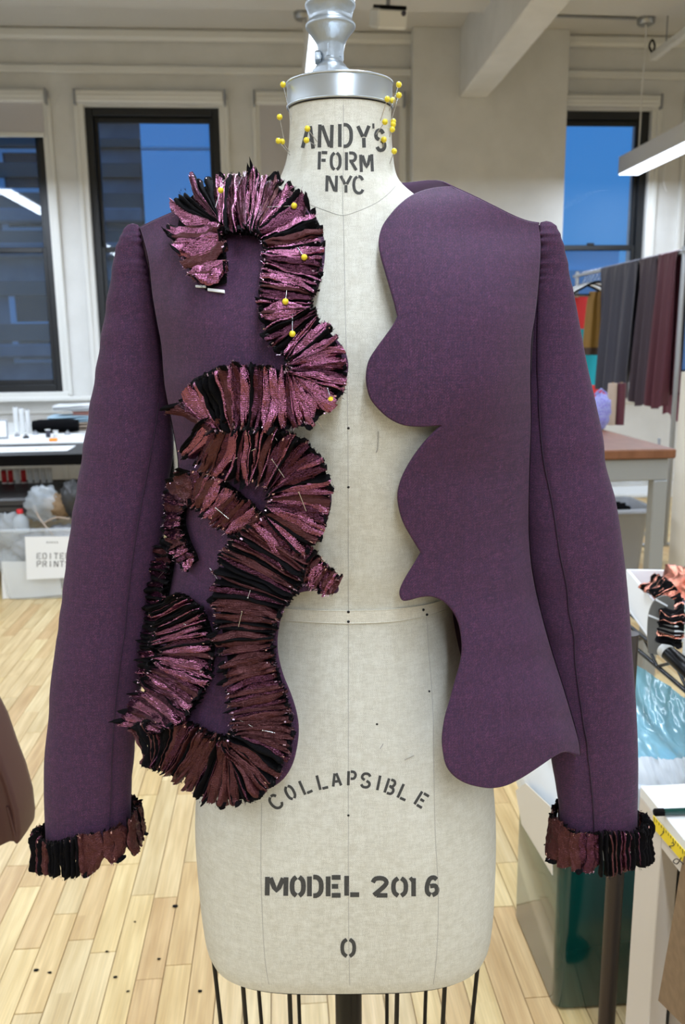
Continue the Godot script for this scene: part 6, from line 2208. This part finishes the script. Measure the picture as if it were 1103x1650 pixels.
func white_cabinet() -> void:
	var h := 0.62
	var c := wy(1031, 1266, h)
	var x := c.x
	var zb := c.z
	var zf := -0.45
	var w := 0.6
	var t := thing("white_cabinet", "white laminate cabinet with recessed side panel at the lower right", "cabinet", Vector3(x, 0, zb))
	var st := st_new()
	var d := zf - zb
	bevel_box(st, Vector3(w / 2, h - 0.009, d / 2), Vector3(w, 0.018, d), 0.001)
	commit("cabinet_top", st, M.white_laminate, t)
	var rec := wx(1064, 1366, x)
	var sw := rec.z - zb
	var rh := h - rec.y
	st = st_new()
	bevel_box(st, Vector3(0.015, (h - 0.018) / 2, sw / 2), Vector3(0.03, h - 0.018, sw), 0.0015)
	commit("side_stile", st, M.cream_edge, t)
	st = st_new()
	bevel_box(st, Vector3(0.015, h - 0.018 - (rh - 0.018) / 2, sw + (d - sw) / 2), Vector3(0.03, rh - 0.018, d - sw), 0.0015)
	commit("side_rail", st, M.cream_edge, t)
	st = st_new()
	bevel_box(st, Vector3(0.04, (h - rh) / 2, sw + (d - sw) / 2), Vector3(0.012, h - rh, d - sw), 0.0)
	commit("recessed_panel", st, M.taupe_panel, t)
	st = st_new()
	bevel_box(st, Vector3(w / 2 + 0.02, (h - 0.018) / 2, 0.009), Vector3(w - 0.05, h - 0.018, 0.018), 0.001)
	commit("back_panel", st, M.white_laminate, t)
	st = st_new()
	bevel_box(st, Vector3(w - 0.009, (h - 0.018) / 2, d / 2), Vector3(0.018, h - 0.018, d - 0.04), 0.001)
	commit("side_panel", st, M.white_laminate, t)
	st = st_new()
	bevel_box(st, Vector3(w / 2 + 0.02, (h - 0.018) / 2, d - 0.012), Vector3(w - 0.05, h - 0.03, 0.02), 0.002)
	commit("door", st, M.white_laminate, t)
	# tape measure stuck along the rail
	var tp := thing("tape_measure", "yellow tape measure stuck along the white cabinet's top edge", "tape measure", Vector3.ZERO)
	st = st_new()
	var q := []
	for p in [[1051.5, 1314], [1112, 1382], [1112, 1404], [1051.5, 1334]]:
		q.append(wx(p[0], p[1], x - 0.0012))
	slab(st, q, Vector3(-1, 0, 0), 0.001)
	commit("tape", st, M.yellow_tape, tp)
	st = st_new()
	var spot := func(v: Vector2) -> Vector3: return wx(v.x, v.y, x - 0.0016)
	glyph(st, "1", Vector2(1066, 1343.5), Vector2(6, 9), 0.75, 1.4, spot)
	glyph(st, "2", Vector2(1081.5, 1362), Vector2(6, 9), 0.75, 1.4, spot)
	for k in 16:
		var u := k / 15.0
		var a := Vector2(1053, 1316).lerp(Vector2(1110, 1380), u)
		var len := 8.0 if k % 4 == 0 else 4.5
		st.set_smooth_group(-1)
		quad(st, spot.call(a), spot.call(a + Vector2(0.9, 1.0)), spot.call(a + Vector2(0.9, 1.0 + len)), spot.call(a + Vector2(0, len)))
	commit("printed_scale", st, M.print_black, tp)
	# pen
	var pn := thing("ballpoint_pen", "dark pen with black cap lying on the white cabinet", "pen", Vector3.ZERO)
	var a0 := wy(1053, 1309, h + 0.006)
	var a1 := wy(1140, 1306, h + 0.006)
	st = st_new()
	tube(st, [a0, a0.lerp(a1, 0.02), a0.lerp(a1, 0.18)], [0.0045, 0.0058, 0.0058], 14)
	commit("cap", st, M.black_matte, pn)
	st = st_new()
	tube(st, [a0.lerp(a1, 0.18), a1], 0.0052, 14)
	commit("barrel", st, M.green_bin, pn)
	# kraft paper hanging at the side
	st = st_new()
	var kp := []
	for p in [[1130, 1362], [1101, 1380], [1095, 1404], [1088, 1450], [1076, 1520], [1059.5, 1612], [1104, 1656], [1130, 1680]]:
		kp.append(wx(p[0], p[1], x - 0.012))
	slab(st, kp, Vector3(-1, 0, 0), 0.002)
	var kf := thing("kraft_pattern", "brown kraft pattern piece hanging against the white cabinet's side", "paper", Vector3.ZERO)
	commit("card", st, M.kraft_paper, kf)
	st = st_new()
	tube(st, bez([wx(1100, 1392, x - 0.013), wx(1090, 1384, x - 0.012), wx(1084, 1388, x - 0.008), wx(1090, 1392, x - 0.006), wx(1097, 1382, x - 0.003)], 6), 0.0008, 6)
	commit("wire_hook", st, M.bronze_post, kf)

func build_ceiling_things() -> void:
	# white box fixture hung from the ceiling, right of the form's neck
	var p := wz(625, 30, -5.2)
	var t := thing("ceiling_projector", "white box projector hung from the ceiling right of the neck fitting", "projector", p, 0.1)
	var st := st_new()
	var bs := Basis(Vector3.RIGHT, 0.35)
	bevel_box(st, Vector3.ZERO, Vector3(0.17, 0.10, 0.24), 0.012, bs)
	commit("housing", st, M.white_paint, t)
	st = st_new()
	bevel_box(st, bs * Vector3(0, 0.056, 0.02), Vector3(0.15, 0.02, 0.2), 0.003, bs)
	commit("top_vent", st, M.black_matte, t)
	st = st_new()
	lathe(st, [Vector2(0.001, 0.004), Vector2(0.012, 0.003), Vector2(0.014, 0.0)], 16, bs * Vector3(0.06, 0.03, 0.12), bs * Basis(Vector3.RIGHT, PI / 2))
	commit("lens", st, M.slate_satin, t)
	st = st_new()
	tube(st, [Vector3(0, 0.05, 0), Vector3(0, CEIL - p.y, 0)], 0.012, 10)
	lathe(st, [Vector2(0.001, CEIL - p.y - 0.012), Vector2(0.05, CEIL - p.y - 0.012), Vector2(0.05, CEIL - p.y), Vector2(0.001, CEIL - p.y)], 20)
	commit("mount", st, M.grey_plastic, t)
	# conduit on the ceiling towards the lamp canopy
	st = st_new()
	tube(st, [Vector3(1.65, CEIL - 0.012, -6.36), Vector3(2.62, CEIL - 0.012, -6.40)], 0.009, 8)
	tag(commit("conduit_pipe", st, M.grey_plastic), "thin grey conduit along the ceiling beside the white beam", "pipe")
	# white rail at the upper right
	var r0 := wz(1047, 97, -6.3)
	t = thing("ceiling_rail", "white square rail hung under the ceiling at the upper right", "rail", Vector3(r0.x + 0.02, r0.y + 0.02, -4.4))
	st = st_new()
	bevel_box(st, Vector3.ZERO, Vector3(0.05, 0.05, 3.8), 0.004)
	commit("rail", st, M.white_paint, t)
	for z in [-1.7, 1.5]:
		st = st_new()
		tube(st, [Vector3(0, 0.02, z), Vector3(0, CEIL - r0.y - 0.02, z)], 0.005, 8)
		commit("hanger_rod", st, M.grey_plastic, t)
	st = st_new()
	tube(st, bez([Vector3(-0.03, 0.02, -1.86), Vector3(-0.05, 0.06, -1.86), Vector3(-0.03, 0.10, -1.86), Vector3(-0.01, 0.06, -1.86), Vector3(-0.02, 0.02, -1.86)], 5), 0.007, 8)
	commit("black_clip", st, M.black_matte, t)
	# blind cord at the right window's casing
	st = st_new()
	var a := wz(1069, 283, WALL_Z + 0.05)
	tube(st, bez([a + Vector3(0, 0.3, 0), a, a + Vector3(0.01, -0.08, 0.01), a + Vector3(0.03, -0.12, 0.01)], 6), 0.006, 6)
	tag(commit("blind_cord", st, M.white_cord), "white blind cord hanging beside the right window", "cord")
